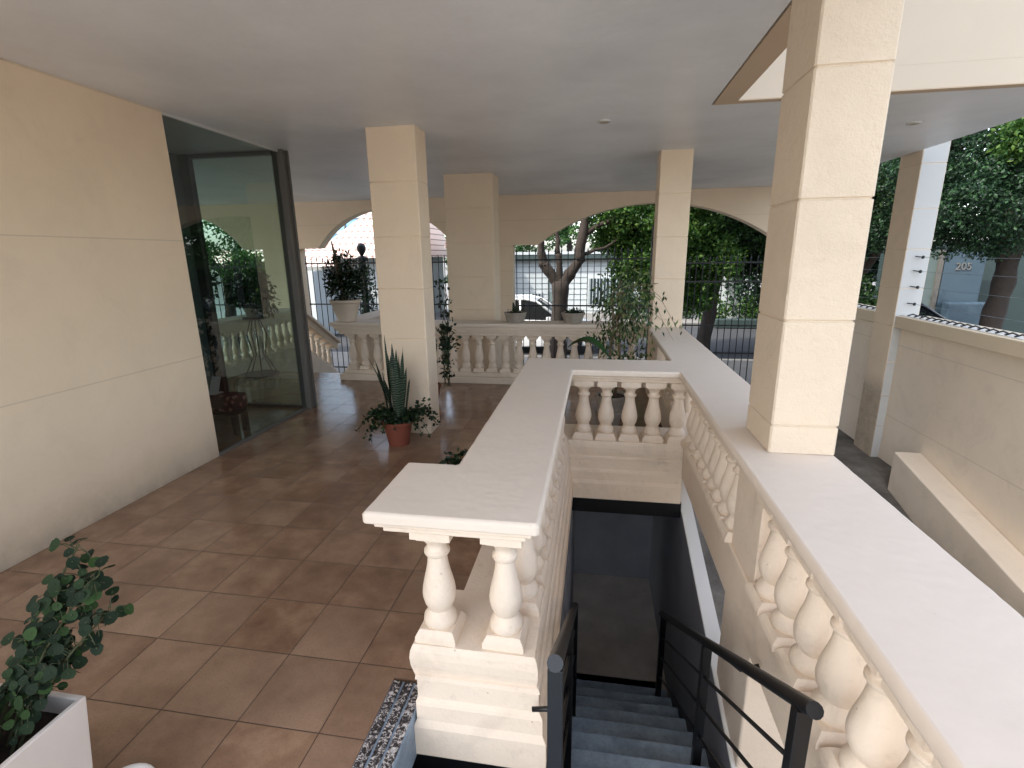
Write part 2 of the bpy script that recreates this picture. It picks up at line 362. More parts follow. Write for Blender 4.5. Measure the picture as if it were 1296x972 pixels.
# arcade wall
def arc(x0,x1,z0,rise,n=28):
    h=(x1-x0)/2; r=(h*h+rise*rise)/(2*rise); cx=(x0+x1)/2; cz=z0+rise-r; a0=math.asin(h/r)
    return [(cx+r*math.sin(-a0+2*a0*i/n),cz+r*math.cos(-a0+2*a0*i/n)) for i in range(n+1)]
pts=[(-12,HC-.001),(-12,-1.0),(-10.6,-1.0),(-10.6,1.9)]+arc(-10.15,-7.30,1.9,.73)+[(-6.85,1.9),(-6.85,-1),(-6.05,-1),(-6.05,1.9)]+arc(-5.60,-2.74,1.9,.73)+\
    [(-2.3,1.9),(-2.3,-1),(-1.59,-1),(-1.59,1.9)]+arc(-1.12,3.14,1.9,.69,40)+[(3.6,1.9),(3.6,-1),(4.05,-1),(4.05,HC-.001)]
aw=thing('arcade_wall','cream street-side wall pierced by wide flattened arches','wall',(-2,9.8,-1))
build('wall_face',G().prism_y(pts,9.8,10.06),M['arcade'],aw,bevel=.004)

# ------------------------------------------------------------------ columns
def column(x0,x1,y0,y1,z0,z1,label,mat,joints=None,name='column',first=None,base=True):
    t=thing(name,label,'column',((x0+x1)/2,(y0+y1)/2,z0),'square cream columns carrying the ceiling')
    js=[z for z in (joints or [GR[0]+GR[1]*k for k in range(-3,8)]) if z0+.05<z<z1-.03]
    lv=[]; zz=z0
    ins=.006
    rings=[(z0,0)]
    for z in js: rings+=[(z-.006,0),(z-.002,ins),(z+.002,ins),(z+.006,0)]
    rings+=[(z1,0)]
    g=G(); vs=[];fs=[]; ch=.007
    # subdivide long runs so the edge gets slight unevenness
    for z,i in rings:
        for (x,y) in ((x0+i+ch,y0+i),(x1-i-ch,y0+i),(x1-i,y0+i+ch),(x1-i,y1-i-ch),(x1-i-ch,y1-i),(x0+i+ch,y1-i),(x0+i,y1-i-ch),(x0+i,y0+i+ch)): vs.append((x,y,z))
    for r in range(len(rings)-1):
        for k in range(8): fs.append((r*8+k,r*8+(k+1)%8,(r+1)*8+(k+1)%8,(r+1)*8+k))
    fs+=[tuple(range(8))[::-1],tuple(range(len(vs)-8,len(vs)))]
    g.add(vs,fs); build('shaft',g,mat,t); return t
column(-2.02,-1.57,4.504,4.79,0,HC-.001,'square column standing on the tiles behind the terracotta pot of the snake plant',M['columnfine'])
column(-2.12,-1.43,7.16,7.6,-1.0,HC-.001,'widest square column, just beyond the far balustrade',M['columnfine'])
column(.665,1.01,6.13,6.46,-1.0,HC-.001,'column rising at the far end of the long balustrade beside the big arches',M['columnfine'])
column(.755,1.02,2.178,2.52,.862,8.1,'roughcast column standing on the long balustrade cap, nearest to the viewer',M['column'],[.985,1.43,1.893,2.345,2.8,3.26,3.7,4.2])
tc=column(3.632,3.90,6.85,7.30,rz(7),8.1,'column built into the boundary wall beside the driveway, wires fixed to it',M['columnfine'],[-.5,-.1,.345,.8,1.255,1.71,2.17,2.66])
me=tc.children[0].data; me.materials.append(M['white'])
me.materials[1]=M['columnlit']
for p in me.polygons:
    if p.normal.y<-.9: p.material_index=1  # near face takes the lighter colour as painted-in daylight

# ------------------------------------------------------------------ balusters
prof=[(.054,0),(.060,.006),(.0635,.018),(.061,.034),(.054,.044),(.047,.056),(.043,.064),(.047,.072),(.056,.090),(.0615,.112),(.0625,.130),(.060,.150),(.054,.178),(.046,.208),
      (.040,.236),(.0365,.262),(.0355,.276),(.043,.280),(.0475,.288),(.047,.296),(.040,.302),(.0365,.308),(.037,.320),(.043,.332),(.052,.342),(.058,.352)]
def baluster_mesh(h=.43,w=.155):
    g=G(); k=(h-.095)/.352
    a=w/2; b=.062
    vs=[(sx*q,sy*q,z) for z,q in ((0,a),(.022,a),(.034,a-.006),(.050,b)) for sx,sy in ((-1,-1),(1,-1),(1,1),(-1,1))]
    g.add(vs,[(3,2,1,0),(12,13,14,15)]+[(q*4+j,q*4+(j+1)%4,(q+1)*4+(j+1)%4,(q+1)*4+j) for q in range(3) for j in range(4)])
    g.lathe([(r,z*k+.045) for r,z in prof],seg=28)
    g.box(-.056,.056,-.056,.056,h-.05,h-.037); g.box(-a+.004,a-.004,-a+.004,a-.004,h-.0368,h+.001)
    me=bpy.data.meshes.new('baluster'); me.from_pydata(g.v,[],g.f); me.materials.append(M['bal'])
    for p in me.polygons: p.use_smooth=True
    me.set_sharp_from_angle(angle=math.radians(38)); return me
BM=baluster_mesh(.4700)
def balusters(parent,pts,z,k=1.0):
    for x,y in pts: inst('baluster',BM,parent,(x+R.uniform(-.002,.002),y+R.uniform(-.003,.003),z),R.choice((0,1.5708,3.1416))+R.uniform(-.03,.03),(k*R.uniform(.985,1.02),k*R.uniform(.985,1.02),1))

CAPZ=.86
sb=thing('stairwell_balustrade','long cream balustrade wrapping round three sides of the open stairwell','balustrade',(-.3,3,0))
# one continuous cap, with a short return (wing) at the near left end
cap=[(-.77,1.44),(-.160,1.44),(-.155,3.71),(.622,3.71),(.622,-1.2),(1.024,-1.2),(1.024,6.13),(.66,6.13),(.618,5.95),(.618,4.15),(-.55,4.15),(-.55,1.885),(-.77,1.885)]
g=G().prism(cap,CAPZ-.048,CAPZ)
o=build('cap_slab',g,M['cap'],sb,bevel=.007,bseg=3)
m=o.modifiers.new('Remesh','REMESH'); m.mode='VOXEL'; m.voxel_size=.010; m.use_smooth_shade=True
for nm,sz,stg in (('plaster',.12,.0028),('chips',.03,.0016)):
    tx=bpy.data.textures.new(nm,'CLOUDS'); tx.noise_scale=sz; tx.noise_depth=2
    m=o.modifiers.new(nm,'DISPLACE'); m.texture=tx; m.strength=stg; m.mid_level=.5; m.texture_coords='LOCAL'
# under-cap mouldings: (inset from cap edge per level)
def run(poly_fn,levels,name,parent,mat=M['bal'],bev=.006):
    g=G()
    for z0,z1,i in levels: g.prism(poly_fn(i),z0,z1)
    return build(name,g,mat,parent,bevel=bev,bseg=2)
def cp(i): return [(-.77+i,1.44+i),(-.160-i,1.44+i),(-.155-i,3.71+i),(.622+i,3.71+i),(.622+i,-1.2),(1.024-i,-1.2),(1.024-i,6.125),(.66+i,6.125),(.618+i,5.95),(.618+i,4.15-i),(-.55+i,4.15-i),(-.55+i,1.885-i),(-.77+i,1.885-i)]
run(cp,[(.790,.8115,.028),(.7628,.7895,.050)],'cap_moulding',sb)
# base: stepped plinth of the left side + wing + cross side
def loft(poly_fn,rows,name,parent,mat,bev=0):
    g=G(); vs=[]; n_=None
    for row in rows:
        p=poly_fn(*row[1:]); n_=len(p); vs+=[(x,y,row[0]) for x,y in p]
    m_=len(rows); fs=[tuple(range(n_))]+[tuple(range((m_-1)*n_,m_*n_))[::-1]]
    for q in range(m_-1):
        for k in range(n_): fs.append((q*n_+k,(q+1)*n_+k,(q+1)*n_+(k+1)%n_,q*n_+(k+1)%n_))
    g.add(vs,fs); return build(name,g,mat,parent,bevel=bev)
def bp2(o_,l_): return [(-.642-l_,1.5-o_),(-.182+o_,1.5-o_),(-.182+o_,3.735-o_),(.69,3.735-o_),(.69,4.12),(-.53-l_,4.12),(-.53-l_,1.83),(-.642-l_,1.83)]
def bl(o_): return [(-.642-o_,1.5-o_),(-.182+o_,1.5-o_),(-.182+o_,3.735-o_),(.70,3.735-o_),(.70,4.12+o_),(-.52-o_,4.12+o_),(-.52-o_,1.83+o_),(-.642-o_,1.83+o_)]
loft(bp2,[(.292,0,0),(.284,.004,.004),(.268,.010,.010),(.240,.014,.013),(.205,.013,.010),(.180,.009,.004),(.172,.008,.002),(.168,.018,-.008),(.152,.022,-.006),(.146,.016,-.012),(.070,.018,-.012),(.056,.028,-.006),(.044,.032,-.008),(-.022,.032,-.008),(-.048,.046,.004),(-.178,.046,.004)],'base',sb,M['bal'])
g=G().prism(bl(.038),-.30,-.1785); build('base_skirt',g,M['black'],sb)
# right side beam carrying its balusters
g=G().box(.692,1.0,-1.2,6.12,.02,.292); build('beam',g,M['bal'],sb,bevel=.008)
g=G().box(.706,.985,2.02,2.385,.2925,.7622); build('panel',g,M['bal'],sb,bevel=.004)
g=G().box(.72,1.0,2.0,2.46,rz(2)-.3,.0195); build('pier',g,M['bal'],sb,bevel=.01)
g=G().box(.70,.985,5.75,6.12,.2925,.7622); build('panel',g,M['bal'],sb,bevel=.004)
balusters(sb,[(-.555,1.585),(-.30,1.585)],.292)
balusters(sb,[(-.262,1.79+.185*k) for k in range(11)],.292)
balusters(sb,[(-.07+.178*k,3.83) for k in range(4)],.292)
balusters(sb,[(.645,3.82)],.292)
balusters(sb,[(.752,3.665-.150*k) for k in range(9)],.292,1.04)
balusters(sb,[(.755,1.93-.188*k) for k in range(12)],.292,1.10)
balusters(sb,[(.80,4.25+.18*k) for k in range(8)],.292)

# far balustrade
fb=thing('far_balustrade','cream balustrade along the far edge of the tiled floor below the planters','balustrade',(-1.4,6.6,0))
FX0,FX1=-3.66,.655
g=G().box(FX0,FX1,6.47,6.86,.785,.835); build('cap_slab',g,M['cap'],fb,bevel=.010,bseg=3)
g=G()
for z0,z1,i in ((.742,.7845,.03),(.705,.7415,.055),(.660,.7045,.085)): g.box(FX0+i,FX1-.002,6.47+i,6.86-i,z0,z1)
build('cap_moulding',g,M['bal'],fb,bevel=.008)
g=G(); g.box(FX0+.12,FX1-.002,6.55,6.80,.095,.15); g.box(FX0+.06,FX1-.002,6.52,6.83,-.0,.0945); build('base',g,M['bal'],fb,bevel=.008)
BM2=baluster_mesh(.51,.15)
for k in range(23):
    x=FX0+.22+.187*k
    if x<FX1-.05: inst('baluster',BM2,fb,(x,6.675,.15))
# side return of the far balustrade beside the garden steps
g=G().box(-3.66,-3.26,6.865,8.5,.787,.837); build('return_cap',g,M['cap'],fb,bevel=.01)
g=G().box(-3.56,-3.36,6.865,8.4,-.9,.7865); build('return_wall',g,M['bal'],fb,bevel=.01)
g=G().box(-3.5,.98,6.58,6.82,-1.0,-.001); build('foot_wall',g,M['bal'],fb)

# garden-stair balustrade on the left, seen through the glass
gb=thing('garden_stair_balustrade','cream balustrade dropping beside the garden steps, seen behind the glass screen','balustrade',(-5.5,7.5,0))
g=G().box(-5.68,-5.28,5.6,8.48,.78,.83)
g.add([(-5.68,8.481,.78),(-5.28,8.481,.78),(-5.28,9.76,-.04),(-5.68,9.76,-.04),(-5.68,8.481,.83),(-5.28,8.481,.83),(-5.28,9.76,.01),(-5.68,9.76,.01)],[(0,3,2,1),(4,5,6,7),(0,1,5,4),(1,2,6,5),(2,3,7,6),(3,0,4,7)])
build('cap_slab',g,M['cap'],gb)
g=G().prism_x([(5.6,.66),(8.48,.66),(9.76,-.16),(9.76,-.045),(8.48,.775),(5.6,.775)],-5.60,-5.36); build('cap_moulding',g,M['bal'],gb)
g=G().prism_x([(5.6,-1.0),(9.76,-1.0),(9.76,-.72),(8.48,.1),(8.3,.15),(5.6,.15)],-5.62,-5.34); build('base',g,M['bal'],gb,bevel=.006)
for k in range(15): inst('baluster',BM2,gb,(-5.48,5.75+.188*k,.15))
for k in range(6): inst('baluster',BM2,gb,(-5.48,8.62+.188*k,.10-.12*k-.08))
t=thing('garden_stairs','concrete steps going down from the tiled floor to the garden','steps',(-4.5,7,-.9))
for k in range(5): build('step',G().box(-5.34,-3.66,6.955+.32*k,6.955+.32*(k+1),-1.0,-.155*(k+1)),M['pavement'],t,bevel=.01)

# ------------------------------------------------------------------ stairwell
st=thing('basement_stairs','worn blue-grey painted stairs descending into the dark stairwell','stairs',(.25,1.3,-1.95))
for k in range(1,11):
    z=-.2-.175*k; y=1.28+.25*(k-1)
    build('step',G().prism([(-.14,y+.0005),(.655,y+.0005),(.655,y+.2495),(-.14,y+.2495)],-2.0 if k<10 else z-.16,z),M['steps'],st,bevel=.008)
g=G().box(-.775,-.646,-2.6,1.60,-.19,.006); 
t=thing('stair_nosing','speckled black and white ribbed edging strip along the first step down','edging',(-.7,1,0))
g=G()
for i in range(3): g.box(-.780+i*.047,-.780+i*.047+.038,-2.6,1.60,-.02,.008)
build('rib',g,M['nosing'],t,bevel=.004)
build('riser',G().box(-.784,-.642,-2.6,1.605,-.19,.001),M['steps'],t,bevel=.003)
t=thing('stairwell_wall','dark painted retaining walls enclosing the basement stairwell','wall',(0,4,-2))
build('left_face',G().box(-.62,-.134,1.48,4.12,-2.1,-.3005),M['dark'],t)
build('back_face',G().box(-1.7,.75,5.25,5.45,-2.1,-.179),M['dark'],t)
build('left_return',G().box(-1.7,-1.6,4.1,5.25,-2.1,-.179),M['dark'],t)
zp=lambda y:-.199+.265*(y-3.795)
pw=thing('sloping_parapet','low parapet with a sloping white top between the stairs and the driveway','parapet',(.72,3,-2))
Y0,Y1=-1.2,6.1
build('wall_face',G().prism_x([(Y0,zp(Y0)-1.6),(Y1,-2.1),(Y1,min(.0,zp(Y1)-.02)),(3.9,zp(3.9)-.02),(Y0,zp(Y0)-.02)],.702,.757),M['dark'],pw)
build('white_top',G().prism_x([(Y0,zp(Y0)-.0195),(4.6,zp(4.6)-.0195),(4.6,zp(4.6)),(Y0,zp(Y0))],.700,.79),M['white'],pw,bevel=.003)
build('outer_face',G().prism_x([(Y0,rz(Y0)-.3),(Y1,rz(Y1)-.3),(Y1,-.02),(3.9,zp(3.9)-.021),(Y0,zp(Y0)-.021)],.7575,.785),M['white'],pw)

# handrails
def railz(y): return .581-.68*(y-1.138)
hr=thing('handrail','black metal pipe handrail with three rods on the right of the basement stairs','handrail',(.56,1.2,-.2))
X=.56
build('pipe',G().tube([(X,1.10,.607),(X,1.138,.581),(X,3.41,railz(3.41))],.021,12),M['black'],hr,smooth=True,sharp=40)
for d in (.195,.37,.54): build('rod',G().tube([(X,1.15,railz(1.15)-d),(X,3.38,railz(3.38)-d)],.0075,8),M['black'],hr,smooth=True)
for y in (1.16,2.09,3.3):
    zb=-.2-.175*max(0,math.ceil((y-1.28)/.25)); build('post',G().box(X-.02,X+.02,y-.02,y+.02,zb,railz(y)-.012),M['black'],hr,bevel=.002)
for y in (1.16,2.09,3.3):
    zb=-.2-.175*max(0,math.ceil((y-1.28)/.25)); build('base_plate',G().box(X-.05,X+.05,y-.045,y+.045,zb+.0005,zb+.007),M['black'],hr)
build('bracket',G().tube([(X+.005,1.78,railz(1.78)-.02),(X+.05,1.78,railz(1.78)-.06),(X+.12,1.78,railz(1.78)-.03)],.008,8),M['black'],hr,smooth=True)
hl=thing('handrail','black metal pipe handrail against the moulded wall left of the basement stairs','handrail',(-.08,1.2,-.2))
X=-.075; rl=lambda y:.70-.68*(y-1.06)
build('pipe',G().tube([(X,1.04,rl(1.04)),(X,2.75,rl(2.75))],.021,12),M['black'],hl,smooth=True,sharp=40)
for d in (.18,.36,.54): build('rod',G().tube([(X,1.08,rl(1.08)-d),(X,2.7,rl(2.7)-d)],.0075,8),M['black'],hl,smooth=True)
for y in (1.07,1.9,2.7):
    zb=-.2-.175*max(0,math.ceil((y-1.28)/.25)); build('post',G().box(X-.02,X+.02,y-.02,y+.02,zb,rl(y)-.012),M['black'],hl,bevel=.002)
build('bracket',G().tube([(X,1.45,rl(1.45)-.3),(X-.11,1.45,rl(1.45)-.32)],.009,8),M['black'],hl,smooth=True)

# ------------------------------------------------------------------ boundary wall and driveway edge
bw=thing('boundary_wall','cream boundary wall with overhanging coping beside the driveway','wall',(3.85,3,-1))
for y0,y1 in ((-3.2,6.845),(7.305,9.79)):
    build('wall_face',G().prism_x([(y0,rz(y0)-.4),(y1,rz(y1)-.4),(y1,.779),(y0,.779)],3.73,3.93),M['bwall'],bw)
    build('coping',G().box(3.645,4.0,y0,y1,.7795,.925),M['bcap'],bw,bevel=.008)
    build('coping_strip',G().box(3.70,3.80,y0,y1,.9255,.935),M['white'],bw)
kb=thing('sloping_kerb','sloping cream block running along the foot of the boundary wall','kerb',(3.6,3,-1.5))
zk=lambda y:-.545-.215*(6.05-y)
build('block',G().prism_x([(1.9,rz(1.9)-.3),(6.05,rz(6.05)-.2),(6.05,zk(6.05)),(1.9,zk(1.9))],3.45,3.728),M['bwall'],kb,bevel=.012)
g=thing('driveway_kerb','low cream kerb between the driveway and the stairwell parapet','kerb',(1.1,2,-1.6))
build('block',G().prism_x([(1.0,rz(1)-.3),(3.0,rz(3)-.2),(3.0,-1.15),(1.0,-1.5)],1.0,1.18),M['bal'],g,bevel=.01)
# electric fence
ef=thing('electric_fence','thin security wires on black insulators above the boundary wall','security fence',(3.8,6.8,.93))
for i,z in enumerate((1.62,1.455,1.27,1.07,1.0+.9)):
    if i==4: continue
    for y0,y1 in ((-3,6.82),(7.33,9.7)):
        pts=[(3.80+.005*math.sin(k),y0+(y1-y0)*k/12,z-.012*math.sin(math.pi*k/12)) for k in range(13)]
        build('wire',G().tube(pts,.0022,5),M['wire'],ef)
    g=G().tube([(3.735,6.835,z+.012),(3.80,6.80,z)],.006,6); g.lathe([(.002,-.02),(.016,-.012),(.016,.012),(.002,.02)],(3.80,6.80,z),8); build('insulator',g,M['insul'],ef)
for k in range(44):
    y=6.7-.115*k+R.uniform(-.01,.01)
    build('clip',G().tube([(3.70,y+.012,.938),(3.745,y-.012,.962),(3.80,y+.005,.94)],.0085,5),M['insul'],ef)
for k in range(14):
    y=9.6-.16*k; build('clip',G().tube([(3.70,y+.012,.938),(3.745,y-.012,.962),(3.80,y+.005,.94)],.0085,5),M['insul'],ef)

# ------------------------------------------------------------------ glass entrance
gs=thing('glass_screen','grey framed glass entrance screen between the cream wall and the terrace','glass screen',(-3.3,4.4,0))
build('side_pane',G().add([(-3.29,3.712,.03),(-3.29,5.15,.03),(-3.29,5.15,HC-.03),(-3.29,3.712,HC-.03)],[(0,1,2,3)]),M['glass'],gs)
build('end_pane',G().add([(-4.35,5.19,.035),(-3.345,5.19,.035),(-3.345,5.19,HC-.02),(-4.35,5.19,HC-.02)],[(0,1,2,3)]),M['glassg'],gs)
g=G(); g.box(-3.31,-3.27,3.704,5.15,HC-.028,HC-.002); build('top_rail',g,M['lampmetal'],gs)
build('bottom_rail',G().box(-3.31,-3.272,3.706,5.15,.0,.028),M['frame'],gs,bevel=.003)
g=G(); g.box(-3.345,-3.225,5.13,5.155,0,HC-.002); g.box(-3.345,-3.225,5.225,5.25,0,HC-.002); g.box(-3.325,-3.245,5.155,5.225,0,HC-.002); build('corner_post',g,M['frame'],gs,bevel=.002)
build('jamb',G().box(-4.455,-4.352,5.15,5.23,0,HC-.002),M['darkframe'],gs,bevel=.002)
build('head_rail',G().box(-4.352,-3.346,5.16,5.22,HC-.045,HC-.002),M['darkframe'],gs,bevel=.002)
build('sill_rail',G().box(-4.352,-3.346,5.16,5.22,.0,.034),M['darkframe'],gs,bevel=.002)
lw=thing('lobby_wall','dark inner side wall of the glazed lobby behind the glass screen','wall',(-4.6,4.4,0))
build('wall_face',G().box(-5.45,-4.462,3.706,5.23,.0,HC-.001),M['hgrey'],lw)
# bench in the lobby
be=thing('bench','dark legged bench with a red floral seat cushion inside the glazed lobby','bench',(-3.75,4.4,0))
build('seat',G().box(-4.35,-3.47,4.20,4.42,.24,.40),M['fabricred'],be,bevel=.03,bseg=3)
build('seat_frame',G().box(-4.33,-3.49,4.22,4.40,.20,.239),M['black'],be,bevel=.004)
for x in (-4.31,-3.51):
    for y in (4.235,4.375): build('leg',G().box(x-.025,x+.025,y-.025,y+.025,0,.199),M['black'],be,bevel=.004)
pp=G()
for i in range(5): pp.add([(-3.86+R.uniform(-.02,.02),4.24,.405+i*.0012),(-3.70,4.23,.405+i*.0012),(-3.68,4.35,.405+i*.0012),(-3.85,4.36,.405+i*.0012)],[(0,1,2,3)])
pp.add([(-3.86,4.37,.41),(-3.74,4.35,.41),(-3.73,4.40,.55),(-3.85,4.42,.55)],[(0,1,2,3)])
tag(build('paper_sheet',pp,M['paper']),'white paper sheet propped up on the red floral bench','paper')

# ceiling lamps
for x,y,lb in ((.034,4.742,'small round recessed ceiling lamp above the far end of the stairwell'),(2.749,5.401,'small round recessed ceiling lamp over the driveway')):
    t=thing('ceiling_lamp',lb,'ceiling lamp',(x,y,HC-.01),'recessed ceiling lamps')
    g=G().lathe([(.035,0),(.052,-.004),(.056,-.001),(.056,.010)],(x,y,HC-.010),24,cap=False); build('trim_ring',g,M['lampmetal'],t,smooth=True)
    build('lens',G().lathe([(.001,0),(.036,0),(.036,.004)],(x,y,HC-.008),20),M['potwhite'],t)

# ------------------------------------------------------------------ plants
def rv(a=1): return Vector((R.gauss(0,1),R.gauss(0,1),R.gauss(0,1))).normalized()*a
def leaf_cloud(g,c,rad,n,L,W,droop=.3,pw=.5,up=.6):
    for _ in range(n):
        d=rv(); r=R.random()**pw; p=Vector((c[0]+d.x*rad[0]*r,c[1]+d.y*rad[1]*r,c[2]+d.z*rad[2]*r))
        dr=(rv()+d*.6+Vector((0,0,-droop))).normalized(); nr=(rv()+Vector((0,0,up))).normalized(); k=R.uniform(.7,1.25)
        g.leaf(p,dr,nr,L*k,W*k,R.uniform(-.3,.5))
def potprof(r,h,rim=.02,taper=.72):
    return [(r*taper,0),(r*.96,h-.035),(r*1.06,h-.033),(r*1.08,h-.004),(r*1.04,h),(r*.97,h-.003),(r*.95,h-.03),(r*.05,h-.032)]

# snake plant in terracotta pot
SP=(-1.79,4.21,0)
t=thing('potted_snake_plant','tall banded snake plant with ivy in a terracotta pot by the square column','potted plant',SP)
build('pot',G().lathe(potprof(.135,.235,taper=.70),SP,36),M['terracotta'],t,smooth=True,sharp=30)
build('soil',G().lathe([(.001,0),(.128,0),(.128,-.01)],(SP[0],SP[1],.212),20),M['soil'],t)
for i in range(24):
    a=R.uniform(0,6.28); r0=R.uniform(.02,.10); h=([.84,.74,.66,.66,.5,.58,.48,.7,.42,.55,.72,.62]*2)[i]*(1 if i<12 else .86); lean=R.uniform(.02,.10) if i else .02
    if i==3: a,lean=3.3,.22
    if i==4: a,lean=3.0,.17
    bx,by=SP[0]+r0*math.cos(a),SP[1]+r0*math.sin(a); dx,dy=math.cos(a),math.sin(a); tw=R.uniform(-.5,.5)
    g=G(); vs=[];fs=[];n_=12
    for k in range(n_+1):
        u=k/n_; w_=.0185*(.55+1.2*u)*(1 if u<.55 else max(0,1-((u-.55)/.45)**1.6))+.0005
        cx_=bx+dx*lean*u**1.6; cy_=by+dy*lean*u**1.6; cz=.20+h*u; an=a+1.57+tw*u
        sx,sy_=math.cos(an),math.sin(an)
        vs+=[(cx_-sx*w_,cy_-sy_*w_,cz),(cx_+dx*w_*.45,cy_+dy*w_*.45,cz),(cx_+sx*w_,cy_+sy_*w_,cz)]
    for k in range(n_): fs+=[(3*k,3*k+1,3*k+4,3*k+3),(3*k+1,3*k+2,3*k+5,3*k+4)]
    g.add(vs,fs); build('leaf',g,M['snake'],t,smooth=True)
g=G()
for i in range(34):
    a=R.uniform(0,6.28) if i>12 else R.choice((R.uniform(-.5,.6),R.uniform(2.4,3.7)))
    L=R.uniform(.08,.34); pts=[]; dn_=R.uniform(-.05,.25) 
    for k in range(7):
        u=k/6; pts.append(Vector((SP[0]+math.cos(a)*(.06+L*u),SP[1]+math.sin(a)*(.06+L*u)*.8,.225+.10*math.sin(u*2.6)-max(0,u-.4)*dn_)))
    g.tube(pts,.0022,4)
    for p in pts[1:]:
        for _ in range(4): g.leaf(p+rv(.015),rv()+Vector((0,0,-.2)),rv()+Vector((0,0,1)),R.uniform(.025,.045),R.uniform(.024,.038),.2)
leaf_cloud(g,(SP[0],SP[1],.27),(.16,.14,.07),200,.04,.035)
for i in range(3):   # sprays to the right and a trailing one to the left
    for k in range(22):
        u=k/21; p=Vector((SP[0]+.10+.20*u+R.uniform(-.05,.05),SP[1]-.02+R.uniform(-.05,.05),.26+.16*u+R.uniform(-.07,.06)))
        g.leaf(p,rv(),rv()+Vector((0,-.5,.6)),.042,.036,.2)
        p=Vector((SP[0]-.13-.17*u+R.uniform(-.03,.03),SP[1]-.02+R.uniform(-.04,.04),.30-.28*u*u+R.uniform(-.03,.03)))
        g.leaf(p,rv(),rv()+Vector((0,-.5,.6)),.04,.034,.2)
build('ivy',g,M['lf_ivy'],t)

# near planter with round leaves
x0,x1,y0,y1=-1.94,-1.522,.62,1.032
t=thing('planter_box','white square planter with a round-leaved bushy plant at the lower left corner','planter',((x0+x1)/2,(y0+y1)/2,0))
g=G(); hh=.40; ta=.03
def ring(z,i,tk=0): return [(x0+i,y0+i,z),(x1-i,y0+i,z),(x1-i,y1-i,z),(x0+i,y1-i,z)]
vs=ring(0,ta)+ring(hh,0)+ring(hh,.018)+ring(.30,.02)
g.add(vs,[(3,2,1,0)]+[(r*4+k,r*4+(k+1)%4,(r+1)*4+(k+1)%4,(r+1)*4+k) for r in range(3) for k in range(4)])
build('box',g,M['planter'],t,bevel=.004)
build('soil',G().box(x0+.02,x1-.02,y0+.02,y1-.02,.29,.335),M['soil'],t)
g=G(); gst=G()
def stemleaf(base,tip,nl,spread,r0=.0185):
    base=Vector(base); tip=Vector(tip); mid=(base+tip)/2+Vector((-.04,0,.06))
    pts=[]
    for k in range(9):
        u=k/8; pts.append(base*(1-u)**2+mid*2*u*(1-u)+tip*u*u)
    gst.tube(pts,[.005-.003*k/8 for k in range(9)],6)
    for _ in range(int(nl*2.3)):
        u=R.uniform(.25,1.0); p=base*(1-u)**2+mid*2*u*(1-u)+tip*u*u
        q=p+Vector((R.gauss(0,1),R.gauss(0,1),R.gauss(0,1))).normalized()*R.uniform(.3,1)*spread*.85
        gst.tube([p,(p+q)/2+Vector((0,0,.01)),q],.0013,4)
        nr=(q-p).normalized()*.7+Vector((.15,-.6,.75))+rv(.45); g.disc(q,nr,r0*R.uniform(.6,1.12),9,.18)
for bx,by,tx_,ty_,tz,nl,spd in ((-1.66,.9,-1.40,1.06,.82,36,.085),(-1.66,.92,-1.47,1.08,.90,34,.08),(-1.62,.9,-1.36,1.06,.72,26,.075),(-1.66,.93,-1.52,1.05,.76,26,.06),(-1.70,.9,-1.58,1.02,.60,22,.06),
        (-1.62,.88,-1.50,1.03,.58,26,.08),(-1.78,.86,-1.88,.94,.62,30,.08),(-1.8,.9,-1.86,.95,.52,20,.08),(-1.72,.85,-1.74,.86,.50,40,.10),(-1.66,.80,-1.64,.82,.46,36,.10),(-1.82,.78,-1.88,.86,.52,36,.10),(-1.75,.74,-1.62,.74,.44,36,.09),(-1.6,.7,-1.55,.70,.40,24,.07)):
    stemleaf((bx,by,.33),(tx_,ty_,tz),nl,spd)
build('stem',gst,M['stem'],t); build('foliage',g,M['lf_peperomia'],t)
# small white pot by the front edge
t=thing('small_white_bowl','small round white bowl on the tiles at the bottom edge of the view','bowl',(-1.44,.995,0))
build('bowl',G().lathe([(.05,0),(.085,.02),(.10,.06),(.095,.075),(.088,.06),(.07,.03),(.01,.02)],(-1.44,.995,0),28),M['planter'],t,smooth=True)

# small leafy pot behind the wing
t=thing('leafy_floor_pot','small leafy plant in a clay pot on the tiles behind the balustrade','potted plant',(-.86,3.25,0))
build('pot',G().lathe(potprof(.10,.16),(-.86,3.25,0),24),M['terracotta'],t,smooth=True,sharp=30)
g=G(); leaf_cloud(g,(-.88,3.25,.24),(.19,.15,.12),260,.05,.04); leaf_cloud(g,(-1.02,3.2,.13),(.08,.08,.09),60,.045,.04); build('foliage',g,M['lf_ivy'],t)

# pots on the far balustrade cap
PX,PY,PZ=-3.48,6.66,.836
t=thing('potted_shrub','dark bushy shrub in a round cream pot on the left end of the far balustrade','potted plant',(PX,PY,PZ))
build('pot',G().lathe([(.125,0),(.135,.01),(.13,.03),(.165,.14),(.195,.25),(.215,.265),(.218,.30),(.20,.302),(.19,.27),(.02,.26)],(PX,PY,PZ),32),M['potwhite'],t,smooth=True,sharp=35)
build('soil',G().lathe([(.001,0),(.185,0),(.185,-.01)],(PX,PY,PZ+.28),20),M['soil'],t)
g=G(); leaf_cloud(g,(PX,PY,PZ+.50),(.26,.24,.24),900,.06,.035); leaf_cloud(g,(PX-.14,PY,PZ+.66),(.14,.14,.20),220,.06,.03); leaf_cloud(g,(PX+.2,PY,PZ+.62),(.17,.15,.24),260,.06,.03)
leaf_cloud(g,(PX+.02,PY,PZ+.82),(.13,.12,.18),160,.06,.03); build('foliage',g,M['lf_pot'],t)
g=G()
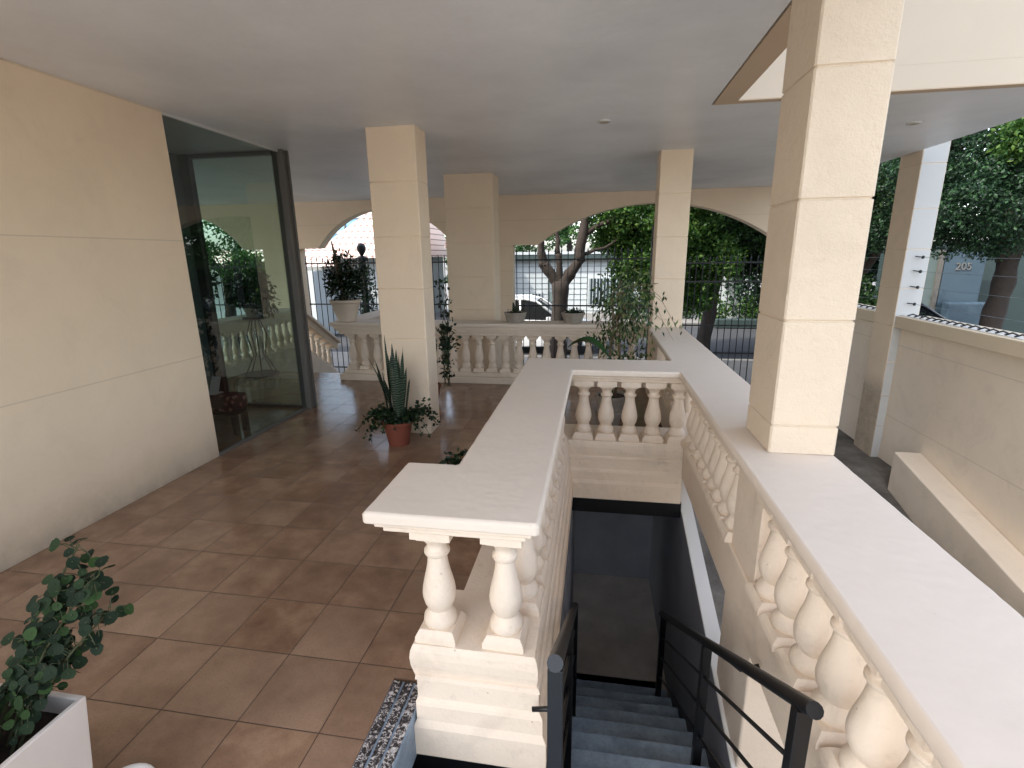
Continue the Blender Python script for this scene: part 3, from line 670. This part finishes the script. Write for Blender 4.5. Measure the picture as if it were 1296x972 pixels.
for i in range(9):
    a=R.uniform(0,6.28); g.tube([(PX,PY,PZ+.27),(PX+.06*math.cos(a),PY+.06*math.sin(a),PZ+.5),(PX+.2*math.cos(a),PY+.2*math.sin(a),PZ+.78+R.uniform(0,.15))],[.008,.006,.003],5)
g.tube([(PX-.03,PY,PZ+.3),(PX-.06,PY-.02,PZ+.8),(PX-.11,PY-.03,PZ+1.10)],[.022,.030,.008],8)
build('stem',g,M['woodstem'],t)
for x,lb,k in ((-1.055,'octagonal concrete trough with a tiny cactus on the far balustrade, left of the pair',0),(-.285,'octagonal concrete trough with trailing leaves on the far balustrade, in front of the tree trunk',1)):
    t=thing('concrete_planter',lb,'planter',(x,6.66,.836),'concrete planters on the far balustrade')
    g=G(); rr=[(.115,0),(.15,.115),(.158,.118),(.158,.135),(.14,.136),(.135,.12),(.01,.118)]
    g.lathe(rr,(x,6.66,.836),8); build('pot',g,M['concretepot'],t,bevel=.003)
    build('soil',G().lathe([(.001,0),(.13,0),(.13,-.01)],(x,6.66,.836+.128),12),M['soil'],t)
    g=G()
    if k==0:
        g.tube([(x-.01,6.66,.95),(x-.015,6.66,1.02),(x-.03,6.66,1.10)],[.022,.026,.008],8); g.tube([(x,6.66,1.0),(x+.03,6.66,1.03),(x+.035,6.66,1.07)],[.012,.014,.006],7)
    leaf_cloud(g,(x+.02,6.66,.98),(.12,.1,.035),70 if k==0 else 220,.04,.02); build('foliage',g,M['lf_pot'],t)

# weeping fig
FX,FY=.20,5.25
t=thing('weeping_fig','slender weeping fig with small drooping leaves beyond the stairwell','potted plant',(FX,FY,0))
build('pot',G().lathe(potprof(.16,.26),(FX,FY,0),28),M['concretepot'],t,smooth=True,sharp=30)
build('soil',G().lathe([(.001,0),(.15,0),(.15,-.01)],(FX,FY,.235),16),M['soil'],t)
g=G(); gl=G()
for dx in (-.02,.03): g.tube([(FX+dx,FY,.23),(FX+dx*2.2,FY+.01,.6),(FX+dx*1.2+.02,FY,.95),(FX+dx*3+.03,FY,1.25)],[.016,.014,.011,.006],7)
for i in range(26):
    a=R.uniform(0,6.28); b0=Vector((FX+.02,FY,R.uniform(.85,1.35))); ln=R.uniform(.22,.55)
    pts=[b0+Vector((math.cos(a)*ln*u+.06*u,math.sin(a)*ln*u*.7,.22*math.sin(u*2.4)-.42*u*u)) for u in (0,.25,.5,.75,1)]
    g.tube(pts,[.005,.004,.003,.002,.001],5)
    for p in pts[1:]:
        for _ in range(4): gl.leaf(p+rv(.07),rv(.5)+Vector((0,0,-1)),rv()+Vector((0,-.6,.3)),R.uniform(.045,.075),R.uniform(.018,.028),.3)
leaf_cloud(gl,(FX+.10,FY,1.28),(.36,.25,.34),360,.065,.026,droop=1.0)
leaf_cloud(gl,(FX+.2,FY,1.0),(.26,.2,.2),90,.065,.026,droop=1.0)
leaf_cloud(gl,(FX-.05,FY,.86),(.28,.2,.12),140,.06,.024,droop=1.0)
leaf_cloud(gl,(FX+.12,FY,.66),(.26,.2,.14),130,.06,.024,droop=1.0)
build('trunk',g,M['woodstem'],t,smooth=True); build('foliage',gl,M['lf_fig'],t)
# broad leaf plant
bx,by=.17,4.85
t=thing('broad_leaf_plant','broad green leaf plant leaning left beside the weeping fig','potted plant',(bx,by,0))
build('pot',G().lathe(potprof(.12,.2),(bx,by,0),24),M['concretepot'],t,smooth=True,sharp=30)
for zo,a,L,hz,ln in ((.24,2.9,.42,.62,.30),(0,2.2,.30,.42,.22),(0,.4,.28,.40,.2),(0,4.4,.3,.38,.2)):
    g=G(); vs=[];fs=[]
    for k in range(11):
        u=k/10; w_=.085*math.sin(math.pi*min(1,u*.96+.02))**.7; x=bx+math.cos(a)*(.02+L*u); y=by+math.sin(a)*(.02+L*u); z=.2+hz*1.25*math.sin(.5+u*1.35)-.05
        z=.42+zo+hz*.35*math.sin(.3+u*2.1)+(.15*(1-u) if zo==0 else 0)
        sx,sy_=-math.sin(a),math.cos(a)
        vs+=[(x-sx*w_,y-sy_*w_,z+w_*.5),(x,y,z),(x+sx*w_,y+sy_*w_,z+w_*.5)]
    for k in range(10): fs+=[(3*k,3*k+1,3*k+4,3*k+3),(3*k+1,3*k+2,3*k+5,3*k+4)]
    g.add(vs,fs); g.tube([(bx,by,.18),(bx+math.cos(a)*.02,by,.4),(vs[1][0],vs[1][1],vs[1][2])],.006,5); build('leaf',g,M['lf_banana'],t,smooth=True)
# climber behind the first column
t=thing('climbing_pot_plant','leggy climbing plant in a pot half hidden behind the square column','potted plant',(-1.93,5.6,0))
build('pot',G().lathe(potprof(.12,.22),(-1.93,5.6,0),24),M['terracotta'],t,smooth=True,sharp=30)
g=G(); gl=G()
for i in range(9):
    dx=R.uniform(-.1,.05); pts=[Vector((-1.72+dx*k*.12+.035*math.sin(k*1.3+i),5.6+.03*math.cos(k+i),.2+.17*k)) for k in range(8)]
    if i>3: pts=pts[:5]+[pts[4]+Vector((.05,0,-.1*j)) for j in (0,1,2)]
    g.tube(pts,.004,5)
    for p in pts[1:]:
        for _ in range(4): gl.leaf(p+rv(.05),rv(),rv()+Vector((0,-.4,.5)),R.uniform(.035,.06),R.uniform(.03,.045),.2)
leaf_cloud(gl,(-1.66,5.58,.78),(.10,.1,.34),60,.05,.04)
build('stem',g,M['stem'],t); build('foliage',gl,M['lf_pot'],t)
# plant stand beyond the glass
sx0,sy0=-5.0,6.75
t=thing('plant_stand','curved iron plant stand carrying a dark bushy plant, seen through the glass','plant stand',(sx0,sy0,0))
for k in range(5):
    a=k*1.257+.3; build('leg',G().tube([(sx0+.06*math.cos(a),sy0+.06*math.sin(a),.85),(sx0+.14*math.cos(a),sy0+.14*math.sin(a),.62),(sx0+.08*math.cos(a),sy0+.08*math.sin(a),.30),(sx0+.24*math.cos(a),sy0+.24*math.sin(a),.0)],.009,6),M['iron'],t,smooth=True)
build('tray',G().lathe([(.02,0),(.16,0),(.17,.03),(.16,.03)],(sx0,sy0,.84),20),M['iron'],t)
build('foot_plate',G().lathe([(.02,0),(.25,0),(.25,.014)],(sx0,sy0,.0),20),M['iron'],t)
t=thing('bushy_stand_plant','dark bushy plant in a bowl on top of the iron stand','potted plant',(sx0,sy0,.87))
build('pot',G().lathe(potprof(.13,.14),(sx0,sy0,.872),20),M['potwhite'],t,smooth=True)
g=G(); leaf_cloud(g,(sx0-.02,sy0,1.28),(.36,.3,.30),1100,.07,.04,droop=.8); leaf_cloud(g,(sx0+.2,sy0,1.05),(.2,.2,.16),200,.07,.03,droop=1); build('foliage',g,M['lf_deep'],t)
t=thing('potted_shrub','dark shrub in a wide pot on the garden-stair balustrade behind the glass','potted plant',(-5.48,6.2,.832))
build('pot',G().lathe(potprof(.20,.28),(-5.48,6.2,.832),24),M['concretepot'],t,smooth=True,sharp=30)
g=G(); leaf_cloud(g,(-5.46,6.2,1.42),(.34,.3,.34),800,.07,.04); build('foliage',g,M['lf_deep'],t)

# ------------------------------------------------------------------ iron fences in the arches
def fence(xa,xb,y,zb,zt,rails,label,step=.125,rose=None):
    t=thing('iron_fence',label,'fence',((xa+xb)/2,y,zb),'black iron fences in the street arches')
    n_=int((xb-xa)/step); g=G()
    h=zt-zb
    g.tube([(0,0,0),(0,0,h-.09)],.0085,6); g.lathe([(.004,0),(.018,.012),(.006,.03),(.016,.05),(.001,.12)],(0,0,h-.11),6)
    me=bpy.data.meshes.new('bar'); me.from_pydata(g.v,[],g.f); me.materials.append(M['iron'])
    for k in range(n_+1): inst('bar',me,t,(xa+k*step,y,zb))
    for z in rails: build('rail',G().box(xa-.02,xb+.02,y-.007,y+.007,z-.014,z+.014),M['iron'],t)
    return t
fence(-10.55,-6.9,9.95,-.9,1.72,(1.55,.74,-.6),'black spiked iron fence in the arch seen through the green glass')
fence(-6.0,-2.35,9.95,-.9,1.74,(1.60,.76,-.6),'black spiked iron fence in the narrow left arch behind the potted shrub')
fence(-1.54,.95,9.95,-.9,1.83,(1.62,.74,-.6),'black spiked iron fence in front of the forked tree trunk')
gt=fence(1.12,3.55,9.95,-.9,1.66,(1.53,1.19,.374,-.15,-.78),'black iron driveway gate on the right under the wide arch',.118)
gt.name='iron_gate'; gt['category']='gate'; del gt['group']
ORG[gt.name]=ORG.get('iron_gate',(2.335,9.95,-.9))
build('post',G().box(1.0,1.1,9.90,10.0,-.93,2.2),M['iron'],gt)
t=thing('ivy_covered_post','dark leafy post topped with a ball finial standing behind the potted shrub','post',(-5.05,10.6,GZ))
g=G().lathe([(.07,0),(.07,2.55),(.12,2.58),(.12,2.64),(.03,2.68),(.09,2.78),(.10,2.86),(.06,2.93),(.01,2.95)],(-5.05,10.6,GZ),14); build('post',g,M['iron'],t,smooth=True,sharp=40)
g=G(); 
for k in range(9): leaf_cloud(g,(-5.02,10.6,GZ+.5+k*.23),(.24,.2,.2),180,.07,.045)
build('foliage',g,M['lf_deep'],t)

# ------------------------------------------------------------------ trees
def limb(g,p0,p1,r0,r1,wob=.12,n=9):
    p0=Vector(p0);p1=Vector(p1); L=(p1-p0).length; pts=[];rad=[]
    off=Vector((R.uniform(0,99),R.uniform(0,99),0))
    for k in range(n+1):
        u=k/n; nz=noise.noise_vector(off+Vector((u*2.2,0,0)))*wob*L*math.sin(math.pi*u)
        pts.append(p0.lerp(p1,u)+nz); rad.append((r0+(r1-r0)*u)*(1+.12*R.uniform(-1,1)))
    g.tube(pts,rad,9); return pts
def crown(gl,clumps,n,L,W,droop=.3):
    for c,r in clumps:
        # leaves gather on small sprays inside each clump: leaves holes between them
        ns=max(6,int(n/38))
        for _ in range(ns):
            d=rv(); q=Vector(c)+Vector((d.x*r[0],d.y*r[1],d.z*r[2]))*R.random()**.45
            leaf_cloud(gl,q,(.26,.26,.16),38,L,W,droop,.6)
def tree(name,label,base,branches,clumps,n,L,W,mat,group=None,trunkr=None):
    t=thing(name,label,'tree',base,group); g=G()
    for b in branches: limb(g,*b)
    build('trunk',g,M['bark'],t,smooth=True)
    gl=G(); crown(gl,clumps,n,L,W); build('crown',gl,mat,t)
    return t
# forked street tree in the middle arch
B=(-.90,12.4,GZ)
tree('street_tree','street tree with a thick dark forked trunk seen through the wide arch',B,
  [(B,(-.86,12.4,1.1),.21,.19,.03),((-.88,12.4,1.0),(-1.25,12.35,1.5),.14,.12,.06),((-1.25,12.35,1.46),(-1.33,12.3,2.15),.12,.07,.08),((-1.33,12.3,2.1),(-1.9,12.5,3.2),.06,.03,.1),((-.86,12.4,1.05),(-.90,12.35,1.75),.09,.07,.05),((-.90,12.35,1.7),(-1.05,12.3,2.7),.06,.04,.1),
   ((-.84,12.4,1.0),(-.40,12.45,1.6),.15,.13,.06),((-.40,12.45,1.55),(-.25,12.5,2.8),.13,.09,.05),((-.25,12.5,2.2),(1.6,12.9,3.2),.07,.03,.12),((-.36,12.5,1.7),(.9,12.6,2.3),.05,.02,.2)],
  [((1.0,12.8,2.5),(1.0,.9,.55)),((2.1,13.0,2.3),(.9,.9,.7)),((.3,12.9,2.9),(.9,.9,.5)),((-.9,13.4,2.9),(.9,.8,.5)),((-1.7,12.9,2.5),(.5,.5,.35)),((2.6,12.9,1.5),(.7,.6,.5)),((.5,13.2,2.1),(.6,.5,.35)),((1.7,13.1,.9),(.6,.5,.4)),((.9,13.1,1.35),(.5,.5,.3)),((2.4,13.2,.8),(.5,.5,.6)),((1.2,13.4,1.9),(.8,.5,.4)),((2.9,13.4,1.7),(.5,.5,.6)),((-1.9,13.4,2.5),(.7,.5,.3)),((1.3,12.7,1.6),(.7,.6,.5)),((-2.2,13.2,3.0),(.9,.8,.45)),((2.6,12.6,3.2),(1.1,.9,.6)),((1.5,13.0,3.6),(2.2,1.2,.7))],
  3600,.095,.06,M['lf_mid'])
# darker tree in the right of the arch
B=(2.95,14.4,GZ)
tree('street_tree','darker leafy street tree behind the driveway gate',B,
  [(B,(3.15,14.4,.9),.22,.17,.06),((3.15,14.4,.85),(3.9,14.3,2.4),.13,.08,.1),((3.1,14.4,.8),(2.5,14.5,2.3),.11,.06,.1),((3.15,14.4,.9),(3.2,14.8,3.2),.1,.05,.1)],
  [((2.6,14.0,2.3),(.9,.8,.55)),((3.8,13.8,2.4),(1.0,.8,.6)),((4.6,14.2,2.0),(.8,.8,.7)),((3.2,14.2,1.7),(1.0,.7,.35)),((2.4,14.2,3.0),(1.2,1,.6)),((4.2,14.0,3.2),(1.5,1,.7)),((4.6,13.6,1.3),(.5,.5,.5)),((2.0,14.0,2.0),(.7,.6,.4)),((3.9,14.6,1.5),(.8,.5,.35)),((4.9,14.6,.6),(.5,.5,.6))],
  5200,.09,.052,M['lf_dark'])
# trees beyond the boundary wall
B=(8.3,12.0,GZ)
tree('garden_tree','spreading dark tree with a pale leaning trunk beyond the boundary wall',B,
  [(B,(8.25,12.0,1.6),.21,.18,.06),((8.25,12,1.5),(7.2,11.4,3.3),.17,.08,.1),((8.25,12,1.5),(9.2,12.2,3.5),.18,.09,.1),((8.25,12,1.5),(8.3,12.5,4.2),.18,.08,.1),((7.5,11.6,2.8),(5.8,11,3.9),.08,.03,.1),((8.2,12,1.7),(6.9,11.6,1.9),.08,.02,.15)],
  [((6.6,10.6,2.6),(1.0,.9,.6)),((7.6,10.8,3.1),(1.0,.9,.6)),((6.0,11.2,3.4),(1.0,1,.7)),((8.8,11,2.6),(1.0,.9,.7)),((7.3,11.6,2.0),(1.1,.8,.45)),((8.6,12,3.8),(1.6,1.2,.8)),((7,11.8,4.2),(1.8,1.4,.9)),((9.4,10.8,3.4),(1.2,1,.8)),((9.6,11.6,1.8),(.8,.8,.6)),((6.4,12.4,2.2),(.8,.8,.5))],
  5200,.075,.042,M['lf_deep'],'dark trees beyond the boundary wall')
B=(5.75,13.6,GZ)
tree('ivy_tree','thick twisted trunk draped in ivy just past the boundary column',B,
  [(B,(5.9,13.6,1.6),.36,.28,.08),((5.9,13.6,1.5),(6.6,13.4,4.2),.24,.15,.1),((5.9,13.6,1.5),(5.3,13.3,4.0),.2,.1,.1),((5.85,13.5,.6),(6.9,13.2,2.6),.12,.07,.12)],
  [((5.7,12.9,.6),(.8,.5,.6)),((6.4,12.8,.2),(.9,.5,.5)),((5.4,12.9,2.9),(.9,.7,.7)),((6.6,12.9,3.3),(.9,.8,.7)),((5.0,13.2,1.3),(.5,.5,.7)),((6.3,13.2,4.4),(1.8,1.2,.8)),((5.2,12.8,.1),(.7,.5,.4))],
  4200,.075,.05,M['lf_dark'],'dark trees beyond the boundary wall')
B=(12.5,17.5,GZ)
tree('garden_tree','broad dark tree closing the view behind the numbered panel',B,
  [(B,(12.4,17.5,2.2),.3,.22,.05),((12.4,17.5,2.1),(10.8,17.2,4.6),.15,.06,.1),((12.4,17.5,2.1),(14,17.6,4.8),.15,.06,.1)],
  [((11,17.6,3.6),(1.8,1,1.2)),((13,17.6,4.0),(2.0,1,1.4)),((15,17.4,3.2),(2,1,1.6)),((9.2,17.8,4.0),(1.5,1,1.2)),((11.5,17.4,5.6),(2.6,1.2,1.1)),((14.5,17.2,5.6),(2.6,1.2,1.2)),((8.2,17.6,2.6),(1.0,.8,1.2)),((16.5,17,1.6),(1.6,1,1.4))],
  2300,.16,.09,M['lf_deep'],'dark trees beyond the boundary wall')
B=(7.4,18.5,GZ)
B=(11.5,14.5,GZ)
tree('garden_tree','mid green tree whose leaves hang in the upper right corner',B,[(B,(11.5,14.5,2.6),.2,.14,.05),((11.5,14.5,2.5),(10,13.6,4.6),.1,.05,.1)],
  [((9.6,12.6,4.4),(1.2,.8,.6)),((10.6,12.8,3.7),(.9,.8,.5)),((8.4,12.4,4.9),(1.3,.9,.6)),((7.0,10.2,3.5),(.45,.4,.35)),((11.4,13.2,4.8),(1.3,1,.7))],3600,.09,.05,M['lf_mid'],'dark trees beyond the boundary wall')
B=(7.4,18.5,GZ)
tree('garden_tree','dark tree across the road behind the ivy-draped trunk',B,
  [(B,(7.4,18.5,2.4),.28,.2,.05),((7.4,18.5,2.3),(6.2,18.2,4.8),.13,.05,.1)],
  [((6.5,18.4,3.0),(1.4,1,1.1)),((8.0,18.4,3.4),(1.5,1,1.2)),((7.2,18.2,4.8),(2.2,1.2,1.0)),((7,18.6,1.4),(1.2,.8,.9)),((8.6,18.6,1.2),(1.2,.8,1.0)),((5.4,18.6,2.2),(.9,.8,.9))],
  2600,.16,.10,M['lf_deep'],'dark trees beyond the boundary wall')
g=G()
for k in range(110): leaf_cloud(g,(R.uniform(5.0,10),R.uniform(19.9,20.6),GZ+R.uniform(.2,3)),(.6,.5,.5),50,.16,.10,.3)
for k in range(60): leaf_cloud(g,(R.uniform(.6,3.6),R.uniform(20.6,21.6),GZ+R.uniform(.2,1.9)),(.5,.4,.4),45,.14,.09,.3)
for k in range(270):
    x=R.uniform(5,34); z=GZ+R.uniform(.2,12)*(1 if x>8 else .75); leaf_cloud(g,(x,24.5+R.uniform(-1.5,1.5),z),(1.0,.8,.7),42,.28,.17,.3)
tag(build('far_foliage',g,M['lf_deep']),'dense dark mass of trees closing the view on the right','foliage',kind='stuff')
# bright tree seen through the glass
B=(-10.0,12.6,GZ)
tree('garden_tree','bright sunlit tree filling the arch seen through the green glass',B,
  [(B,(-10,12.6,1.3),.16,.12,.05),((-10,12.6,1.2),(-9.2,12.5,2.6),.09,.04,.1),((-10,12.6,1.2),(-11,12.7,2.8),.09,.04,.1)],
  [((-9.6,12.0,2.0),(1.1,.7,.8)),((-10.8,12.0,2.1),(1.0,.8,.9)),((-8.7,12.0,1.6),(.7,.5,.35)),((-9.6,12.2,3.0),(1.5,.8,.7)),((-11.4,11.8,1.1),(1.0,.7,.8))],
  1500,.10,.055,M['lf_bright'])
# tree behind the houses on the left / middle
B=(-6.2,25,GZ)
tree('street_tree','small green tree between the white houses in the narrow gap',B,
  [(B,(-6.2,25,1.6),.16,.1,.05)],[((-6.2,25,2.6),(1.4,1,1.1)),((-5.0,25,3.9),(1.8,1,1.0)),((-6.8,24.6,1.0),(.7,.6,1.0))],1000,.18,.1,M['lf_bright'])
B=(-1.5,28.5,GZ)
tree('street_tree','pale green tree rising behind the flat-roofed white house',B,
  [(B,(-1.5,28.5,2.6),.2,.14,.05),((-1.5,28.5,2.5),(-3,28.5,4.6),.1,.05,.1)],
  [((-2.5,28.5,3.0),(2.2,1,1.1)),((.5,28.5,3.4),(2.4,1,1.4)),((-4.6,28.5,3.0),(1.8,1,1.2)),((3.5,28.5,3.2),(2.4,1,1.6)),((7,28.5,3.2),(2.4,1,1.8)),((10,28,3),(2,1,2)),((-1,28.5,4.8),(3,1,1.2)),((5,28.5,5),(3,1,1.4))],
  3600,.17,.10,M['lf_bright'])
# shrubs by the garden foot, behind the sloping rail
t=thing('garden_shrub','green shrub at the foot of the garden steps','shrub',(-4.2,11.2,GZ))
g=G(); leaf_cloud(g,(-4.2,11.2,-.55),(.8,.4,.4),900,.08,.05); leaf_cloud(g,(-3.4,11.2,-.5),(.5,.4,.45),500,.08,.05); build('foliage',g,M['lf_mid'],t)
for x,y,h,lb in ((4.4,19.8,.8,'low bush in front of the pale wall across the road'),(5.8,19.9,1.0,'rounder bush beside the dark bench wall across the road')):
    t=thing('garden_shrub',lb,'shrub',(x,y,GZ)); g=G(); leaf_cloud(g,(x,y,GZ+h*.6),(.6,.4,h*.6),900,.12,.07); build('foliage',g,M['lf_mid'],t)

# ------------------------------------------------------------------ street: houses, car
h=thing('white_house','flat-roofed white house with barred windows across the street','house',(-1,24,GZ))
build('wall',G().box(-6.0,3.6,22.6,27,GZ-.1,1.50),M['hwhite'],h)
build('roof',G().box(-6.2,3.8,22.3,27.2,1.74,1.86),M['hwhite'],h)
build('fascia',G().box(-6.15,3.75,22.32,27.1,1.5005,1.7395),M['fascia'],h)
for k in range(9): build('siding_line',G().box(-5.98,3.58,22.585,22.5995,-.7+.24*k,-.685+.24*k),M['hgrey'],h)
build('downpipe',G().tube([(-2.05,22.5,1.5),(-2.05,22.5,GZ)],.04,8),M['hgrey'],h)
build('meter_box',G().box(-2.0,-1.7,22.45,22.584,-.3,.15),M['hgrey'],h,bevel=.01)
for x0,x1,z0,z1 in ((-4.6,-3.5,-.35,.05),(-3.25,-2.4,-.35,.05),(-4.6,-3.3,-.95+.2,-.5),(-.3,1.6,-.4,.7),(2.0,3.1,-.8,.7)):
    f=build('window',G().box(x0-.06,x1+.06,22.55,22.598,z0-.06,z1+.06),M['hwhite'],h); build('pane',G().box(x0,x1,22.53,22.549,z0,z1),M['blind'],f)
h=thing('tiled_house','white house with a steep clay tile roof to the left across the street','house',(-11,19,GZ))
build('wall',G().box(-17,-7.3,17.5,24,GZ-.1,1.75),M['hwhite'],h)
build('wing_wall',G().box(-9.6,-9.2,15.6,17.49,GZ-.1,1.3),M['hwhite'],h)
g=G(); g.add([(-10.2,17.0,1.7),(-6.9,17.0,1.7),(-6.9,20.5,4.6),(-7.7,20.5,4.6),(-10.2,24.3,1.7),(-6.9,24.3,1.7)],[(0,1,2,3),(3,2,5,4),(1,5,2),(0,3,4)]); build('roof',g,M['roof'],h)
g=G(); g.add([(-17,15.9,1.45),(-8.6,15.9,1.45),(-9.2,17.1,2.05),(-17,17.1,2.05)],[(0,1,2,3)]); build('porch_roof',g,M['roof'],h)
f=build('window',G().box(-12.9,-11.7,17.44,17.499,.1,1.2),M['frame'],h); build('pane',G().box(-12.8,-11.8,17.42,17.439,.2,1.1),M['carglass'],f)
build('chimney',G().box(-8.2,-7.7,18.6,19.1,2.2,4.2),M['hwhite'],h,bevel=.02)
h=thing('white_house','tall sunlit white house wall in the gap beside the widest column','house',(-4,20,GZ))
build('wall',G().box(-5.6,-4.2,19.9,22.5,GZ-.1,2.1),M['hwhite'],h); build('roof',G().prism_y([(-5.9,2.05),(-4.0,2.05),(-4.4,2.9),(-5.6,2.9)],19.6,22.5),M['roof'],h)
tw=thing('glass_tower','distant blue glass building behind the tiled roof','building',(-24,55,GZ))
build('curtain_wall',G().box(-42,-22,55,62,GZ,16),M['tower'],tw)
for k in range(9): build('floor_band',G().box(-42.1,-21.9,54.8,54.99,1.2+1.6*k,1.5+1.6*k),M['hwhite'],tw)
for k in range(11): build('mullion',G().box(-42+2*k,-41.85+2*k,54.85,54.98,GZ,16),M['frame'],tw)
h=thing('pale_wall','pale blue-white garden wall behind the driveway gate across the street','wall',(5,21,GZ))
build('wall_face',G().box(4.2,5.5,20.8,21.0,GZ,1.7),M['hwhite'],h); build('bench_wall',G().box(4.3,7.0,19.0,19.4,GZ,-.62),M['fascia'],h,bevel=.02)
# numbered panel beyond the boundary wall
h=thing('numbered_entrance','blue-grey entrance panel marked 205 across the street, under dark trees','entrance',(10,16,GZ))
build('panel',G().box(9.5,10.5,16.0,16.12,GZ,1.66),M['panel'],h,bevel=.01)
build('side_panel',G().box(8.6,9.36,16.05,16.2,GZ,1.7),M['hgrey'],h)
build('post',G().box(9.36,9.47,15.98,16.1,GZ,1.7),M['frame'],h)
build('back_wall',G().box(8.2,16,16.5,16.7,GZ,1.9),M['fascia'],h)
build('white_base',G().box(9.55,10.9,15.6,15.9,GZ,.30),M['panel'],h,bevel=.05,bseg=3)
cu=bpy.data.curves.new('house_number','FONT'); cu.body='205'; cu.size=.27; cu.extrude=.008; cu.align_x='CENTER'
tmp=bpy.data.objects.new('tmp',cu); C.objects.link(tmp); bpy.context.view_layer.update()
me=bpy.data.meshes.new_from_object(tmp.evaluated_get(bpy.context.evaluated_depsgraph_get())); bpy.data.objects.remove(tmp); me.materials.clear(); me.materials.append(M['pavement'])
o=bpy.data.objects.new('house_number',me); C.objects.link(o); o.parent=h; o.location=(9.98-10,15.985-16,1.16-GZ); o.rotation_euler=(math.pi/2,0,0)

t=thing('street_cables','thin black cables strung across the street beyond the arches','cable',(0,17,4))
for z,y in ((3.1,16.5),(2.9,16.6),(3.3,16.4)):
    build('cable',G().tube([(-14+2.5*k,y,z+.25*((k-6)/6)**2) for k in range(13)],.012,5),M['iron'],t)
def car(loc,rot,mat,label,kind='parked_car'):
    t=thing(kind,label,'car',(0,0,0),'cars parked along the street'); 
    # length along X, front at +X, centre at origin
    def loft(secs):
        g=G(); n=len(secs[0]); vs=[p for s in secs for p in s]; fs=[(r*n+k,r*n+(k+1)%n,(r+1)*n+(k+1)%n,(r+1)*n+k) for r in range(len(secs)-1) for k in range(n)]
        fs+=[tuple(range(n))[::-1],tuple(range(len(vs)-n,len(vs)))]; return g.add(vs,fs)
    def sec(x,zb,zt,w,wt): return [(x,-w,zb),(x,w,zb),(x,w*1.02,(zb+zt)/2),(x,wt,zt),(x,-wt,zt),(x,-w*1.02,(zb+zt)/2)]
    g=loft([sec(-1.95,.42,.78,.72,.62),sec(-1.85,.25,.92,.80,.72),sec(-1.2,.2,.95,.84,.78),sec(0,.18,.93,.85,.79),sec(.9,.2,.90,.84,.77),sec(1.6,.22,.78,.80,.70),sec(1.95,.35,.62,.68,.58)])
    build('body',g,mat,t,smooth=True,bevel=.03,sharp=45)
    g=loft([[(-1.75,-.70,.94),(-1.75,.70,.94),(-1.45,.60,1.40),(-1.45,-.60,1.40)],[(-1.2,-.76,.94),(-1.2,.76,.94),(-1.15,.60,1.46),(-1.15,-.60,1.46)],[(.0,-.77,.93),(.0,.77,.93),(-.05,.61,1.47),(-.05,-.61,1.47)],[(.95,-.72,.90),(.95,.72,.90),(.25,.57,1.40),(.25,-.57,1.40)]])
    build('window',g,M['carglass'],t,smooth=True,sharp=25)
    g=G(); g.tube([(-1.47,-.6,1.40),(-1.15,-.62,1.465),(-.05,-.63,1.475),(.26,-.585,1.405),(.97,-.735,.90)],[.03,.035,.035,.035,.04],6)
    g.tube([(-1.47,.6,1.40),(-1.15,.62,1.465),(-.05,.63,1.475),(.26,.585,1.405),(.97,.735,.90)],[.03,.035,.035,.035,.04],6)
    g.add([(-1.5,-.6,1.42),(-1.5,.6,1.42),(-1.15,.6,1.485),(-1.15,-.6,1.485),(-.05,.6,1.495),(-.05,-.6,1.495),(.25,.57,1.425),(.25,-.57,1.425)],[(0,1,2,3),(3,2,4,5),(5,4,6,7)][::1])
    for yy in (-.785,.785): g.tube([(-.15,yy*.98,.93),(-.2,yy*.80,1.46)],[.03,.03],6); g.tube([(-1.2,yy*.98,.93),(-1.3,yy*.78,1.44)],[.05,.04],6)
    build('roof',g,mat,t,smooth=True)
    for x in (-1.2,1.22):
        for yy in (-.76,.76):
            g=G().lathe([(.2,-.09),(.30,-.085),(.31,0),(.30,.085),(.2,.09)],(0,0,0),20); g.v=[(x+a,yy+c,.31+b) for a,b,c in g.v]; wv=build('wheel',g,M['tyre'],t,smooth=True)
            g=G().lathe([(.02,-.094),(.19,-.094),(.19,.094),(.02,.094)],(0,0,0),14); g.v=[(x+a,yy+c,.31+b) for a,b,c in g.v]; build('rim',g,M['rim'],wv)
    for yy in (-.55,.55): build('headlight',G().box(1.80,1.93,yy-.13,yy+.13,.58,.70),M['potwhite'],t,bevel=.02)
    build('mirror',G().box(.55,.68,-.95,-.80,.90,1.02),mat,t,bevel=.02)
    t.location=loc; t.rotation_euler=(0,0,rot); return t
car((-1.85,14.4,GZ),0,M['carwhite'],'white hatchback parked in front of the forked tree and white house')
car((7.3,12.9+1.0,GZ),0.05,M['cardark'],'dark parked car glimpsed over the boundary wall')
